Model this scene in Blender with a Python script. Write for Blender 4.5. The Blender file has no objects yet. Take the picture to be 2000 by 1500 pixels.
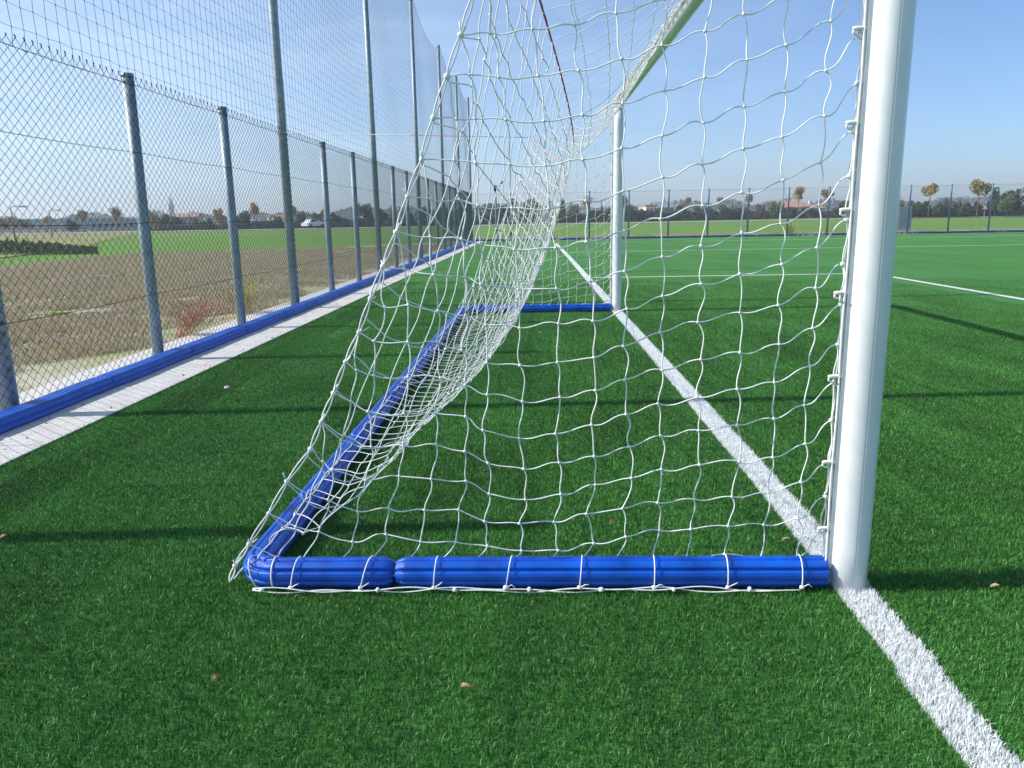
import bpy, math, random
import numpy as np
from mathutils import Vector, Matrix
random.seed(7); rng=np.random.default_rng(7)
S=bpy.context.scene; COL=S.collection
R=math.radians

# ---------------------------------------------------------------- camera
CAM=np.array([-0.9921,-2.344,1.1916]); YAW,PITCH,ROLL=.0358,.2133,-.0184; FPX=1506.0
cam_d=bpy.data.cameras.new('camera'); cam=bpy.data.objects.new('camera',cam_d); COL.objects.link(cam)
cy,sy=math.cos(YAW),math.sin(YAW)
fw=Vector((-sy*math.cos(PITCH),cy*math.cos(PITCH),-math.sin(PITCH))); rt=Vector((cy,sy,0)); up=rt.cross(fw)
r2=rt*math.cos(ROLL)+up*math.sin(ROLL); u2=-rt*math.sin(ROLL)+up*math.cos(ROLL)
M=Matrix((r2,u2,-fw)).transposed().to_4x4(); M.translation=Vector(CAM); cam.matrix_world=M
cam_d.sensor_width=36; cam_d.lens=FPX/2000*36; cam_d.clip_start=.05; cam_d.clip_end=3000
S.camera=cam

# ---------------------------------------------------------------- light
EL=R(35.5); SD=Vector((-math.cos(EL),-.055*math.cos(EL),math.sin(EL))).normalized()   # towards the sun
w=bpy.data.worlds.new('World'); S.world=w; w.use_nodes=True
nt=w.node_tree; nt.nodes.clear()
out=nt.nodes.new('ShaderNodeOutputWorld'); bg=nt.nodes.new('ShaderNodeBackground'); sky=nt.nodes.new('ShaderNodeTexSky')
sky.sky_type='NISHITA'; sky.sun_disc=False; sky.sun_elevation=EL; sky.sun_rotation=math.atan2(SD.x,SD.y)%(2*math.pi)
sky.air_density=.85; sky.dust_density=1.1; sky.ozone_density=7; sky.altitude=50
bg.inputs[1].default_value=.15
# thin cirrus, laid out by direction
tc=nt.nodes.new('ShaderNodeTexCoord'); mp=nt.nodes.new('ShaderNodeMapping'); mp.inputs['Scale'].default_value=(2.2,2.2,9); mp.inputs['Rotation'].default_value=(.12,.1,.3)
nz=nt.nodes.new('ShaderNodeTexNoise'); nz.inputs['Scale'].default_value=2.3; nz.inputs['Detail'].default_value=7; nz.inputs['Roughness'].default_value=.6; nz.inputs['Distortion'].default_value=.6
mr=nt.nodes.new('ShaderNodeMapRange'); mr.inputs[1].default_value=.44; mr.inputs[2].default_value=.82; mr.inputs[3].default_value=.42; mr.inputs[4].default_value=.85
mixc=nt.nodes.new('ShaderNodeMix'); mixc.data_type='RGBA'; mixc.inputs[7].default_value=(5.0,6.0,6.9,1)
nt.links.new(tc.outputs['Generated'],mp.inputs[0]); nt.links.new(mp.outputs[0],nz.inputs['Vector']); nt.links.new(nz.outputs[0],mr.inputs[0])

sx=nt.nodes.new('ShaderNodeSeparateXYZ'); nt.links.new(tc.outputs['Generated'],sx.inputs[0])
mx_=nt.nodes.new('ShaderNodeMapRange'); mx_.inputs[1].default_value=.45; mx_.inputs[2].default_value=-.75; mx_.inputs[3].default_value=.05; mx_.inputs[4].default_value=1   # the cirrus veil lies towards the sun, in the west
nt.links.new(sx.outputs[0],mx_.inputs[0]); mul=nt.nodes.new('ShaderNodeMath'); mul.operation='MULTIPLY'; nt.links.new(mr.outputs[0],mul.inputs[0]); nt.links.new(mx_.outputs[0],mul.inputs[1])
nt.links.new(mul.outputs[0],mixc.inputs[0]); nt.links.new(sky.outputs[0],mixc.inputs[6]); nt.links.new(mixc.outputs[2],bg.inputs[0]); nt.links.new(bg.outputs[0],out.inputs[0])
sl=bpy.data.lights.new('sun','SUN'); sl.energy=5.0; sl.angle=R(.5); sl.color=(1,.95,.87)
so=bpy.data.objects.new('sun',sl); COL.objects.link(so); so.rotation_euler=(-SD).to_track_quat('-Z','Y').to_euler()
S.view_settings.view_transform='Standard'; S.view_settings.look='None'; S.view_settings.exposure=.28; S.view_settings.gamma=1

# ---------------------------------------------------------------- helpers
def tag(o,label=None,cat=None,group=None,kind=None):
    if label: o['label']=label
    if cat: o['category']=cat
    if group: o['group']=group
    if kind: o['kind']=kind
    return o
def empty(name,loc=(0,0,0),rz=0):
    o=bpy.data.objects.new(name,None); COL.objects.link(o); o.location=loc; o.rotation_euler=(0,0,rz); o.empty_display_size=.1; return o
def mesh_obj(name,V,F,mat,parent=None,smooth=False,attr=None,link=True):
    """F: list of arrays (n,k) of same-size faces"""
    me=bpy.data.meshes.new(name); V=np.asarray(V,np.float32)
    me.vertices.add(len(V)); me.vertices.foreach_set('co',V.ravel())
    tot=sum(f.size for f in F); npoly=sum(len(f) for f in F)
    me.loops.add(tot); me.polygons.add(npoly)
    me.loops.foreach_set('vertex_index',np.concatenate([f.ravel() for f in F]).astype(np.int32))
    sz=np.concatenate([np.full(len(f),f.shape[1]) for f in F]); st=np.concatenate([[0],np.cumsum(sz)[:-1]])
    me.polygons.foreach_set('loop_start',st.astype(np.int32)); me.polygons.foreach_set('loop_total',sz.astype(np.int32))
    me.polygons.foreach_set('use_smooth',np.full(npoly,bool(smooth)))
    if attr is not None:
        a=me.attributes.new('rnd','FLOAT','POINT'); a.data.foreach_set('value',np.asarray(attr,np.float32))
    me.update(calc_edges=True); me.validate()
    if mat: me.materials.append(mat)
    o=bpy.data.objects.new(name,me)
    if link: COL.objects.link(o)
    if parent: o.parent=parent
    return o
class MB:
    def __init__(s): s.V=[]; s.F={}; s.n=0
    def add(s,V,faces):
        V=np.asarray(V,float); s.V.append(V)
        for f in faces:
            f=np.asarray(f)
            if f.ndim==1: f=f[None]
            s.F.setdefault(f.shape[1],[]).append(f+s.n)
        s.n+=len(V); return s
    def box(s,x0,x1,y0,y1,z0,z1):
        V=[(x,y,z) for z in (z0,z1) for y in (y0,y1) for x in (x0,x1)]
        return s.add(V,[np.array([(0,2,3,1),(4,5,7,6),(0,1,5,4),(2,6,7,3),(0,4,6,2),(1,3,7,5)])])
    def tubes(s,P,r,sides=6,caps=True,closed=False):
        """P (m,n,3) polylines"""
        P=np.asarray(P,float)
        if P.ndim==2: P=P[None]
        m,n,_=P.shape
        T=np.gradient(P,axis=1); T/=np.linalg.norm(T,axis=2,keepdims=True)+1e-12
        ch=P[:,-1]-P[:,0]; ref=np.zeros_like(ch); ax=np.argmin(np.abs(ch/(np.linalg.norm(ch,axis=1,keepdims=True)+1e-12)),axis=1); ref[np.arange(m),ax]=1
        N=np.cross(T,ref[:,None,:]); N/=np.linalg.norm(N,axis=2,keepdims=True)+1e-12; B=np.cross(T,N)
        a=np.arange(sides)*2*np.pi/sides
        rr=np.broadcast_to(np.asarray(r,float),(m,n)) if np.ndim(r) else np.full((m,n),float(r))
        V=P[:,:,None]+rr[:,:,None,None]*(np.cos(a)[None,None,:,None]*N[:,:,None]+np.sin(a)[None,None,:,None]*B[:,:,None])
        base=(np.arange(m)*n*sides)[:,None,None]; i=(np.arange(n-1)*sides)[None,:,None]; k=np.arange(sides)[None,None,:]; k2=(k+1)%sides
        q=np.stack([base+i+k,base+i+sides+k,base+i+sides+k2,base+i+k2],-1).reshape(-1,4)
        fs=[q]
        if caps and sides>2:
            c=np.arange(sides); b=(np.arange(m)*n*sides)[:,None]
            fs+= [b+c[None],b+(n-1)*sides+c[::-1][None]]
        return s.add(V.reshape(-1,3),fs)
    def blobs(s,C,r):
        C=np.asarray(C,float); m=len(C)
        # 14-vert blob
        v=[(0,0,1),(0,0,-1)]+[(math.cos(a)*.87,math.sin(a)*.87,.5) for a in np.arange(5)*2*math.pi/5]+[(math.cos(a+.6)*.87,math.sin(a+.6)*.87,-.5) for a in np.arange(5)*2*math.pi/5]
        v=np.array(v); f=[]
        for i in range(5):
            j=(i+1)%5; f+=[(0,2+i,2+j),(1,7+j,7+i),(2+i,7+i,2+j),(7+i,7+j,2+j)]
        f=np.array(f)
        rr=np.broadcast_to(np.asarray(r,float),(m,))
        sc=rng.uniform(.8,1.25,(m,1,3))
        V=C[:,None]+v[None]*rr[:,None,None]*sc
        F=(f[None]+(np.arange(m)*12)[:,None,None]).reshape(-1,3)
        return s.add(V.reshape(-1,3),[F])
    def sweep(s,path,prof,scale=None,closed_ends=True,upv=(0,0,1)):
        """profile (k,2) -> (side, up), along a path (n,3)"""
        path=np.asarray(path,float); prof=np.asarray(prof,float); n=len(path); k=len(prof)
        T=np.gradient(path,axis=0); T/=np.linalg.norm(T,axis=1,keepdims=True)
        U=np.array(upv,float)[None].repeat(n,0); Sd=np.cross(T,U); Sd/=np.linalg.norm(Sd,axis=1,keepdims=True); U=np.cross(Sd,T)
        sc=np.ones(n) if scale is None else np.asarray(scale,float)
        V=path[:,None]+sc[:,None,None]*(prof[None,:,0:1]*Sd[:,None]+prof[None,:,1:2]*U[:,None])
        i=(np.arange(n-1)*k)[:,None]; j=np.arange(k)[None]; j2=(j+1)%k
        q=np.stack([i+j,i+j2,i+k+j2,i+k+j],-1).reshape(-1,4); fs=[q]
        if closed_ends: fs+=[np.arange(k)[::-1],np.arange(k)+(n-1)*k]
        return s.add(V.reshape(-1,3),fs)
    def build(s,name,mat,parent=None,smooth=False,attr=None):
        V=np.concatenate(s.V); F=[np.concatenate(f) for f in s.F.values()]
        return mesh_obj(name,V,F,mat,parent,smooth,attr)

def material(name,c1,c2=None,rough=.6,scale=5,detail=4,spec=.5,metal=0,bump=0,bscale=40,objcol=False,attr=False,contrast=(.35,.65),coat=0,stretch=None,rvar=0,trans=0,c3=None,s3=.3,th3=(.55,.7)):
    m=bpy.data.materials.new(name); m.use_nodes=True; n=m.node_tree.nodes; l=m.node_tree.links; b=n['Principled BSDF']
    b.inputs['Roughness'].default_value=rough; b.inputs['Metallic'].default_value=metal; b.inputs['Specular IOR Level'].default_value=spec; b.inputs['Coat Weight'].default_value=coat
    tc=n.new('ShaderNodeTexCoord'); vec=tc.outputs['Object']
    if stretch:
        mp=n.new('ShaderNodeMapping'); mp.inputs['Scale'].default_value=stretch; l.new(vec,mp.inputs[0]); vec=mp.outputs[0]
    col=None
    if c2 is not None:
        mx=n.new('ShaderNodeMix'); mx.data_type='RGBA'; mx.inputs[6].default_value=(*c1,1); mx.inputs[7].default_value=(*c2,1)
        if attr:
            at=n.new('ShaderNodeAttribute'); at.attribute_name='rnd'; l.new(at.outputs['Fac'],mx.inputs[0])
        else:
            nz=n.new('ShaderNodeTexNoise'); nz.inputs['Scale'].default_value=scale; nz.inputs['Detail'].default_value=detail; l.new(vec,nz.inputs['Vector'])
            mr=n.new('ShaderNodeMapRange'); mr.inputs[1].default_value=contrast[0]; mr.inputs[2].default_value=contrast[1]; l.new(nz.outputs[0],mr.inputs[0]); l.new(mr.outputs[0],mx.inputs[0])
            if rvar:
                mr2=n.new('ShaderNodeMapRange'); mr2.inputs[3].default_value=rough-rvar; mr2.inputs[4].default_value=rough+rvar; l.new(nz.outputs[0],mr2.inputs[0]); l.new(mr2.outputs[0],b.inputs['Roughness'])
        col=mx.outputs[2]
        if name=='green_pile':      # a few bleached fibres
            gt=n.new('ShaderNodeMath'); gt.operation='GREATER_THAN'; gt.inputs[1].default_value=1.3; l.new(at.outputs['Fac'],gt.inputs[0])
            xp=n.new('ShaderNodeMix'); xp.data_type='RGBA'; xp.inputs[7].default_value=(.40,.50,.26,1); l.new(col,xp.inputs[6]); l.new(gt.outputs[0],xp.inputs[0]); col=xp.outputs[2]
        if c3 is not None:
            n3=n.new('ShaderNodeTexNoise'); n3.inputs['Scale'].default_value=s3; n3.inputs['Detail'].default_value=5; l.new(vec,n3.inputs['Vector'])
            m3=n.new('ShaderNodeMapRange'); m3.inputs[1].default_value=th3[0]; m3.inputs[2].default_value=th3[1]; l.new(n3.outputs[0],m3.inputs[0])
            x3=n.new('ShaderNodeMix'); x3.data_type='RGBA'; x3.inputs[7].default_value=(*c3,1); l.new(col,x3.inputs[6]); l.new(m3.outputs[0],x3.inputs[0]); col=x3.outputs[2]
    if objcol:
        oi=n.new('ShaderNodeObjectInfo'); mm=n.new('ShaderNodeMix'); mm.data_type='RGBA'; mm.blend_type='MULTIPLY'; mm.inputs[0].default_value=1
        if col: l.new(col,mm.inputs[6])
        else: mm.inputs[6].default_value=(*c1,1)
        l.new(oi.outputs['Color'],mm.inputs[7]); col=mm.outputs[2]
    if col: l.new(col,b.inputs['Base Color'])
    else: b.inputs['Base Color'].default_value=(*c1,1)
    if trans:
        tr=n.new('ShaderNodeBsdfTranslucent'); ms=n.new('ShaderNodeMixShader'); ms.inputs[0].default_value=trans
        if col: l.new(col,tr.inputs[0])
        else: tr.inputs[0].default_value=(*c1,1)
        l.new(b.outputs[0],ms.inputs[1]); l.new(tr.outputs[0],ms.inputs[2]); l.new(ms.outputs[0],n['Material Output'].inputs[0])
    if bump:
        nb=n.new('ShaderNodeTexNoise'); nb.inputs['Scale'].default_value=bscale; nb.inputs['Detail'].default_value=6; l.new(vec,nb.inputs['Vector'])
        bp=n.new('ShaderNodeBump'); bp.inputs['Strength'].default_value=bump; bp.inputs['Distance'].default_value=.02; l.new(nb.outputs[0],bp.inputs['Height']); l.new(bp.outputs[0],b.inputs['Normal'])
    return m

# ---------------------------------------------------------------- materials
mt_cord=material('white_twine',(.93,.93,.91),(.82,.84,.83),rough=.7,scale=18,bump=.3,bscale=600)
mt_blade=material('green_pile',(.012,.072,.013),(.14,.42,.075),rough=.42,attr=True,spec=.35,trans=.15)
def world_tone(m,scale,lo,hi):
    n=m.node_tree.nodes; l=m.node_tree.links; b=n['Principled BSDF']; src=b.inputs['Base Color'].links[0].from_socket
    g=n.new('ShaderNodeNewGeometry'); mp=n.new('ShaderNodeMapping'); mp.inputs['Scale'].default_value=(scale*1.8,scale*.7,1); nz=n.new('ShaderNodeTexNoise'); nz.inputs['Scale'].default_value=1; nz.inputs['Detail'].default_value=5
    mr=n.new('ShaderNodeMapRange'); mr.inputs[1].default_value=.3; mr.inputs[2].default_value=.7; mr.inputs[3].default_value=lo; mr.inputs[4].default_value=hi
    vm=n.new('ShaderNodeVectorMath'); vm.operation='SCALE'; l.new(g.outputs['Position'],mp.inputs[0]); l.new(mp.outputs[0],nz.inputs[0]); l.new(nz.outputs[0],mr.inputs[0]); l.new(src,vm.inputs[0]); l.new(mr.outputs[0],vm.inputs['Scale'])
    for k in list(src.links): l.new(vm.outputs[0],k.to_socket) if k.to_node!=vm else None
world_tone(mt_blade,1.1,.72,1.30)
mt_turf=material('turf_backing',(.050,.175,.038),(.090,.26,.065),rough=.8,spec=.08,scale=260,detail=3,bump=.6,bscale=300,c3=(.075,.225,.065),s3=.25,th3=(.45,.75))
world_tone(mt_turf,.5,.86,1.14)
mt_white_pile=material('white_pile',(.84,.86,.87),(.94,.95,.95),rough=.6,attr=True,trans=.3)
mt_line=material('line_white',(.72,.76,.74),(.55,.62,.56),rough=.8,scale=30,bump=.3,bscale=200)
mt_post=material('post_paint',(.80,.82,.83),(.74,.77,.79),rough=.22,scale=3,coat=.3,bump=.03,bscale=90,rvar=.06)
world_tone(mt_post,9,.93,1.03)
mt_rail=material('rail_aluminium',(.55,.60,.64),(.68,.71,.74),rough=.4,metal=.2,scale=20)
mt_clip=material('clip_plastic',(.84,.83,.76),(.78,.76,.68),rough=.35,scale=30)
mt_blue=material('blue_vinyl',(.001,.070,.44),(.002,.110,.62),c3=(.010,.115,.50),s3=14,th3=(.58,.8),rough=.30,scale=9,bump=.22,bscale=420,rvar=.08)
world_tone(mt_blue,6,.85,1.2)
mt_blue2=material('blue_vinyl_weathered',(.003,.065,.40),(.010,.115,.52),rough=.45,scale=7,bump=.2,bscale=200,rvar=.1)
mt_galv=material('galvanised_steel',(.23,.29,.34),(.33,.40,.45),rough=.5,metal=.25,scale=14,detail=6,bump=.05,bscale=60,rvar=.12)
mt_pipe=material('bare_steel',(.42,.44,.46),rough=.4,metal=.6)
mt_wire=material('coated_wire',(.014,.042,.048),(.028,.065,.070),rough=.7,spec=.15,scale=12)
mt_net=material('dark_netting',(.012,.02,.03),(.025,.04,.05),rough=.8,spec=.1,scale=3)
mt_conc=material('concrete',(.62,.61,.58),(.52,.51,.49),rough=.9,scale=7,detail=8,bump=.35,bscale=60,c3=(.40,.39,.36),s3=1.7,th3=(.6,.85))
mt_soil=material('dry_ground',(.42,.37,.26),(.24,.29,.12),rough=.95,spec=.1,scale=3.2,detail=9,bump=1,bscale=9,c3=(.52,.48,.41),s3=.45,th3=(.58,.72))
mt_field=material('field_green',(.14,.245,.055),(.12,.225,.045),rough=.9,spec=.05,scale=.12,detail=9,bump=.5,bscale=3,c3=(.18,.25,.07),s3=.03)
mt_verge=material('verge_dry',(.30,.28,.13),(.17,.20,.07),rough=.95,spec=.1,scale=.4,detail=8,bump=.6,bscale=3)
mt_road=material('road_pale',(.42,.40,.36),(.34,.33,.30),rough=.9,scale=.5)
mt_pink=material('magenta_cord',(.60,.04,.16),(.45,.03,.12),rough=.6,scale=30)
mt_pink2=material('faded_red_cord',(.62,.22,.26),(.5,.12,.16),rough=.6,scale=10)
mt_yellow=material('yellow_cloth',(.75,.58,.02),(.62,.45,.02),rough=.7,scale=6)
mt_crown=material('crown_leaf',(.55,.55,.55),(1,1,1),rough=.7,attr=True,objcol=True,trans=.2)
mt_trunk=material('bark',(.12,.10,.08),(.20,.17,.13),rough=.9,scale=3)
mt_wall=material('render_wall',(.9,.9,.9),(.75,.75,.75),rough=.9,scale=.4,objcol=True)
mt_roof=material('roof_tile',(.34,.17,.13),(.42,.23,.18),rough=.85,scale=2)
mt_roofg=material('roof_grey',(.16,.20,.26),(.24,.28,.33),rough=.6,scale=.3)
mt_glass=material('window_dark',(.03,.04,.05),rough=.1)
mt_carw=material('car_paint',(.75,.76,.78),rough=.2,coat=.6)
mt_rubber=material('tyre_rubber',(.02,.02,.02),rough=.8)
mt_red=material('sign_red',(.6,.03,.03),rough=.5)
mt_signw=material('sign_white',(.8,.8,.8),rough=.4)
mt_weed_r=material('red_stems',(.30,.09,.06),(.38,.20,.11),rough=.8,attr=True)
mt_weed_y=material('straw_stems',(.42,.36,.10),(.25,.30,.07),rough=.8,attr=True)
mt_leaf=material('dead_leaf',(.46,.32,.18),(.26,.16,.09),rough=.8,scale=60)
mt_stone=material('pale_stone',(.6,.58,.55),(.45,.43,.4),rough=.9,scale=60)
mt_dryb=material('dry_blades',(.32,.27,.17),(.64,.56,.40),trans=.3,rough=.9,attr=True)
mt_grnb=material('weed_blades',(.16,.24,.05),(.32,.40,.10),trans=.35,rough=.8,attr=True)
mt_clod=material('clods',(.22,.16,.11),(.52,.44,.35),rough=.95,attr=True)
mt_cab=material('cabinet_metal',(.25,.28,.33),(.33,.36,.40),rough=.5,scale=2)

# ---------------------------------------------------------------- photo rays (used to measure where the places seen in the photo stand)
_r=np.array(r2); _u=np.array(u2); _f=np.array(fw)
def un(uv,ax,val):
    d=_r*(uv[0]-1000)/FPX-_u*(uv[1]-750)/FPX+_f; return CAM+d*((val-CAM[ax])/d[ax])
def hz(x): return 436.83-(x-291.4)*.01842
W=7.44; FX=-4.36
def wob(y):
    return np.interp(y,[-2,-1,-.3,.4,1.2,2.2,4,7.4,12,20,33],[-.03,-.018,.003,.018,.023,.020,.012,-.003,-.02,-.06,-.17])

# ================================================================ SETTING
def sheet(name,x0,x1,y0,y1,z,mat,nx=1,ny=1,parent=None,hfun=None):
    xs=np.linspace(x0,x1,nx+1); ys=np.linspace(y0,y1,ny+1); X,Y=np.meshgrid(xs,ys); Z=np.full_like(X,z) if hfun is None else z+hfun(X,Y)
    V=np.stack([X,Y,Z],-1).reshape(-1,3); i=np.arange(ny)[:,None]*(nx+1)+np.arange(nx)[None]
    F=np.stack([i,i+1,i+nx+2,i+nx+1],-1).reshape(-1,4); return mesh_obj(name,V,[F],mat,parent,smooth=True)
tag(sheet('ground',-1600,1600,-60,1900,-.10,mt_field),kind='structure')
tag(sheet('pitch',-3.78,70,-12,38.0,0,mt_turf),kind='structure')
# concrete edging
k=MB()
for i_ in range(26): k.box(-4.74,-3.72,-12+i_*1.95,-12+(i_+1)*1.95-.007,-.3,.012)
tag(k.build('kerb',mt_conc),kind='structure')
k=MB(); k.box(-3.70,70,37.7,38.25,-.3,.010); tag(k.build('kerb',mt_conc),kind='structure')
# dry strip of earth outside the left fence (ragged outline)
def dry_outline():
    edge=[(-4.73,-12),(-4.73,40),(-5.6,39.5),(-7.0,36.2),(-9,35.2),(-11.6,33.3),(-14,30.4),(-15.4,26.6),(-16.5,23),(-19.8,20),(-26,10),(-34,-12)]
    P=[]
    for a,b in zip(edge,edge[1:]+edge[:1]):
        n=max(2,int(np.hypot(b[0]-a[0],b[1]-a[1])/.6))
        for t in np.arange(n)/n:
            x=a[0]+(b[0]-a[0])*t; y=a[1]+(b[1]-a[1])*t
            if x<-4.8 and y<39.4 and y>-12: x+=random.uniform(-.3,.3); y+=random.uniform(-.3,.3)
            P.append((x,y,-.03))
    return P
P=dry_outline(); me=bpy.data.meshes.new('dry_strip'); me.from_pydata(P,[],[list(range(len(P)))]); me.materials.append(mt_soil)
o=bpy.data.objects.new('dry_ground',me); COL.objects.link(o); tag(o,kind='structure')
# ragged dry rim behind the far fence and the far verge with a pale track
tag(sheet('verge',-4.6,80,38.25,40.6,-.06,mt_verge),kind='structure')
tag(sheet('verge',-190,-26,122,150,-.07,mt_verge),kind='structure')
tag(sheet('verge',38,260,118,160,-.07,mt_verge),kind='structure')
tag(sheet('track',-190,-20,120,130,-.05,mt_road),kind='structure')
tag(sheet('track',-20,300,118,127,-.05,mt_road),kind='structure')

P=[(-23,29),(-27.2,42.4),(-36,60),(-45,80),(-62,117),(-170,117),(-170,10),(-40,10)]
me=bpy.data.meshes.new('rough_grass'); me.from_pydata([(a,b,-.065) for a,b in P],[],[list(range(len(P)))]); me.materials.append(mt_verge)
o=bpy.data.objects.new('rough_grass',me); COL.objects.link(o); tag(o,kind='structure')
# ---------------------------------------------------------------- turf pile
def blades(nb,x0,x1,y0,y1,hmin,hmax,wd,lean,seed,kmix=None):
    g=np.random.default_rng(seed); bx=g.uniform(x0,x1,nb); by=g.uniform(y0,y1,nb)
    h=g.uniform(hmin,hmax,nb); az=g.uniform(0,2*np.pi,nb); ln=np.abs(g.normal(0,lean,nb)); ori=g.uniform(0,np.pi,nb); wd=wd*g.uniform(.7,1.3,nb)
    dx,dy=np.cos(az),np.sin(az); sx,sy_=np.cos(ori)*wd/2,np.sin(ori)*wd/2
    def pt(t,ws):
        off=h*np.sin(ln*t)*t; z=h*t*np.cos(ln*t*.9)
        c=np.stack([bx+dx*off,by+dy*off,z],-1); s_=np.stack([sx*ws,sy_*ws,0*sx],-1); return c-s_,c+s_
    a,b=pt(0,1); c,d=pt(.55,1); e,_=pt(1,0)
    V=np.stack([a,b,c,d,e],1).reshape(-1,3); i=np.arange(nb)*5
    F4=np.stack([i,i+1,i+3,i+2],-1); F3=np.stack([i+2,i+3,i+4],-1)
    r=g.beta(1.0,1.7,nb); r[g.random(nb)<.018]=g.uniform(1.5,3.0)
    return V,[F4,F3],np.repeat(r,5)
def gn_scatter(name,pts,rots,idx,protos,mat,scales=None):
    """one object whose geometry nodes set patch meshes on its points"""
    me=bpy.data.meshes.new(name); me.vertices.add(len(pts)); me.vertices.foreach_set('co',np.asarray(pts,np.float32).ravel())
    a=me.attributes.new('rz','FLOAT','POINT'); a.data.foreach_set('value',np.asarray(rots,np.float32))
    a=me.attributes.new('pick','INT','POINT'); a.data.foreach_set('value',np.asarray(idx,np.int32))
    a=me.attributes.new('sc','FLOAT','POINT'); a.data.foreach_set('value',np.asarray(scales if scales is not None else np.ones(len(pts)),np.float32))
    o=bpy.data.objects.new(name,me); COL.objects.link(o)
    ng=bpy.data.node_groups.new(name+'_nodes','GeometryNodeTree')
    ng.interface.new_socket('Geometry',in_out='INPUT',socket_type='NodeSocketGeometry'); ng.interface.new_socket('Geometry',in_out='OUTPUT',socket_type='NodeSocketGeometry')
    N=ng.nodes; L=ng.links; gi=N.new('NodeGroupInput'); go=N.new('NodeGroupOutput'); ins=N.new('GeometryNodeInstanceOnPoints'); jn=N.new('GeometryNodeJoinGeometry')
    for p in reversed(protos):
        oi=N.new('GeometryNodeObjectInfo'); oi.inputs['Object'].default_value=p; oi.inputs['As Instance'].default_value=True; L.new(oi.outputs['Geometry'],jn.inputs[0])
    def at(nm,ty):
        q=N.new('GeometryNodeInputNamedAttribute'); q.data_type=ty; q.inputs['Name'].default_value=nm; return q.outputs[0]
    cx=N.new('ShaderNodeCombineXYZ'); L.new(at('rz','FLOAT'),cx.inputs[2])
    L.new(gi.outputs[0],ins.inputs['Points']); L.new(jn.outputs[0],ins.inputs['Instance']); ins.inputs['Pick Instance'].default_value=True
    L.new(at('pick','INT'),ins.inputs['Instance Index']); L.new(cx.outputs[0],ins.inputs['Rotation']); L.new(at('sc','FLOAT'),ins.inputs['Scale']); L.new(ins.outputs[0],go.inputs[0])
    md=o.modifiers.new('scatter','NODES'); md.node_group=ng
    return o
PS=.5
green=[]
for s,nbl in enumerate([12500]*4+[8500,8500,5600,5600,3300,3300,1700,1700,700,700]):
    V,F,r=blades(nbl,-PS/2-.004,PS/2+.004,-PS/2-.004,PS/2+.004,.010,.023,.0016,.66,100+s); green.append(mesh_obj('turf_patch',V,F,mt_blade,attr=r,link=False))
whites=[]
for s in range(3):
    V,F,r=blades(4600,-.058,.058,-PS/2-.004,PS/2+.004,.014,.029,.0021,.5,200+s); whites.append(mesh_obj('line_patch',V,F,mt_white_pile,attr=r,link=False))
pts=[];rots=[];idx=[];wp=[];wr=[];wi=[]
def pick_patch(x,y):
    d=math.hypot(x-CAM[0],y-CAM[1])+random.uniform(-.9,.9)
    if d<4.2: return random.randrange(4)
    return 4+2*min(4,int((d-4.2)/2.4))+random.randrange(2)
for j in range(-4,34):
    y=j*PS+.25
    dx=float(wob(y))
    row=[-.06-PS/2-i*PS+dx for i in range(7)]+[-3.49+dx*.5]+[.06+PS/2+i*PS+dx for i in range(22)]
    for x in row:
        if math.hypot(x-CAM[0],y-CAM[1])>15.5: continue
        if x>5 and abs(x-5.44)<.31: continue
        if 12.6<y<13.2: continue
        pts.append((x,y,0)); idx.append(pick_patch(x,y))
    if y>11: continue
    wp.append((dx,y,0)); wr.append(random.choice([0,math.pi])); wi.append(random.randrange(3))
rots=[random.randrange(4)*math.pi/2 for _ in pts]
tag(gn_scatter('turf_pile',pts,rots,idx,green,mt_blade),'short dark green artificial grass pile across the near pitch','artificial turf',kind='stuff')
tag(gn_scatter('goal_line',wp,wr,wi,whites,mt_white_pile),kind='structure')
# far part of the lines: flat sheets
def ribbon(name,pts,wd,z=.004,axis=0):
    pts=np.asarray(pts,float); V=[]; 
    for p in pts:
        for s in (-1,1):
            q=[p[0],p[1],z]; q[axis]+=s*wd/2; V.append(q)
    n=len(pts); F=np.array([(2*i,2*i+1,2*i+3,2*i+2) for i in range(n-1)]); return mesh_obj(name,V,[F],mt_line)
ys=np.linspace(11,32.6,30); tag(ribbon('goal_line',np.stack([wob(ys),ys],1),.13),kind='structure')
GY=12.88; PY=23.88; TY=32.55
tag(ribbon('pitch_marking',[(x,GY) for x in np.linspace(.08,5.50,8)],.11,axis=1),kind='structure')
tag(ribbon('pitch_marking',[(5.44,y) for y in np.linspace(-5,GY-.058,20)],.11,z=.0045),kind='structure')
tag(ribbon('pitch_marking',[(x,PY) for x in np.linspace(.02,40,30)],.12,axis=1),kind='structure')
tag(ribbon('pitch_marking',[(x,TY+.05*math.sin(x)) for x in np.linspace(0,60,40)],.13,axis=1),kind='structure')
tag(ribbon('pitch_marking',[(x,PY+5.3+.1*math.sin(x*2)) for x in np.linspace(22,60,20)],.05,axis=1),kind='structure')

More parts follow.
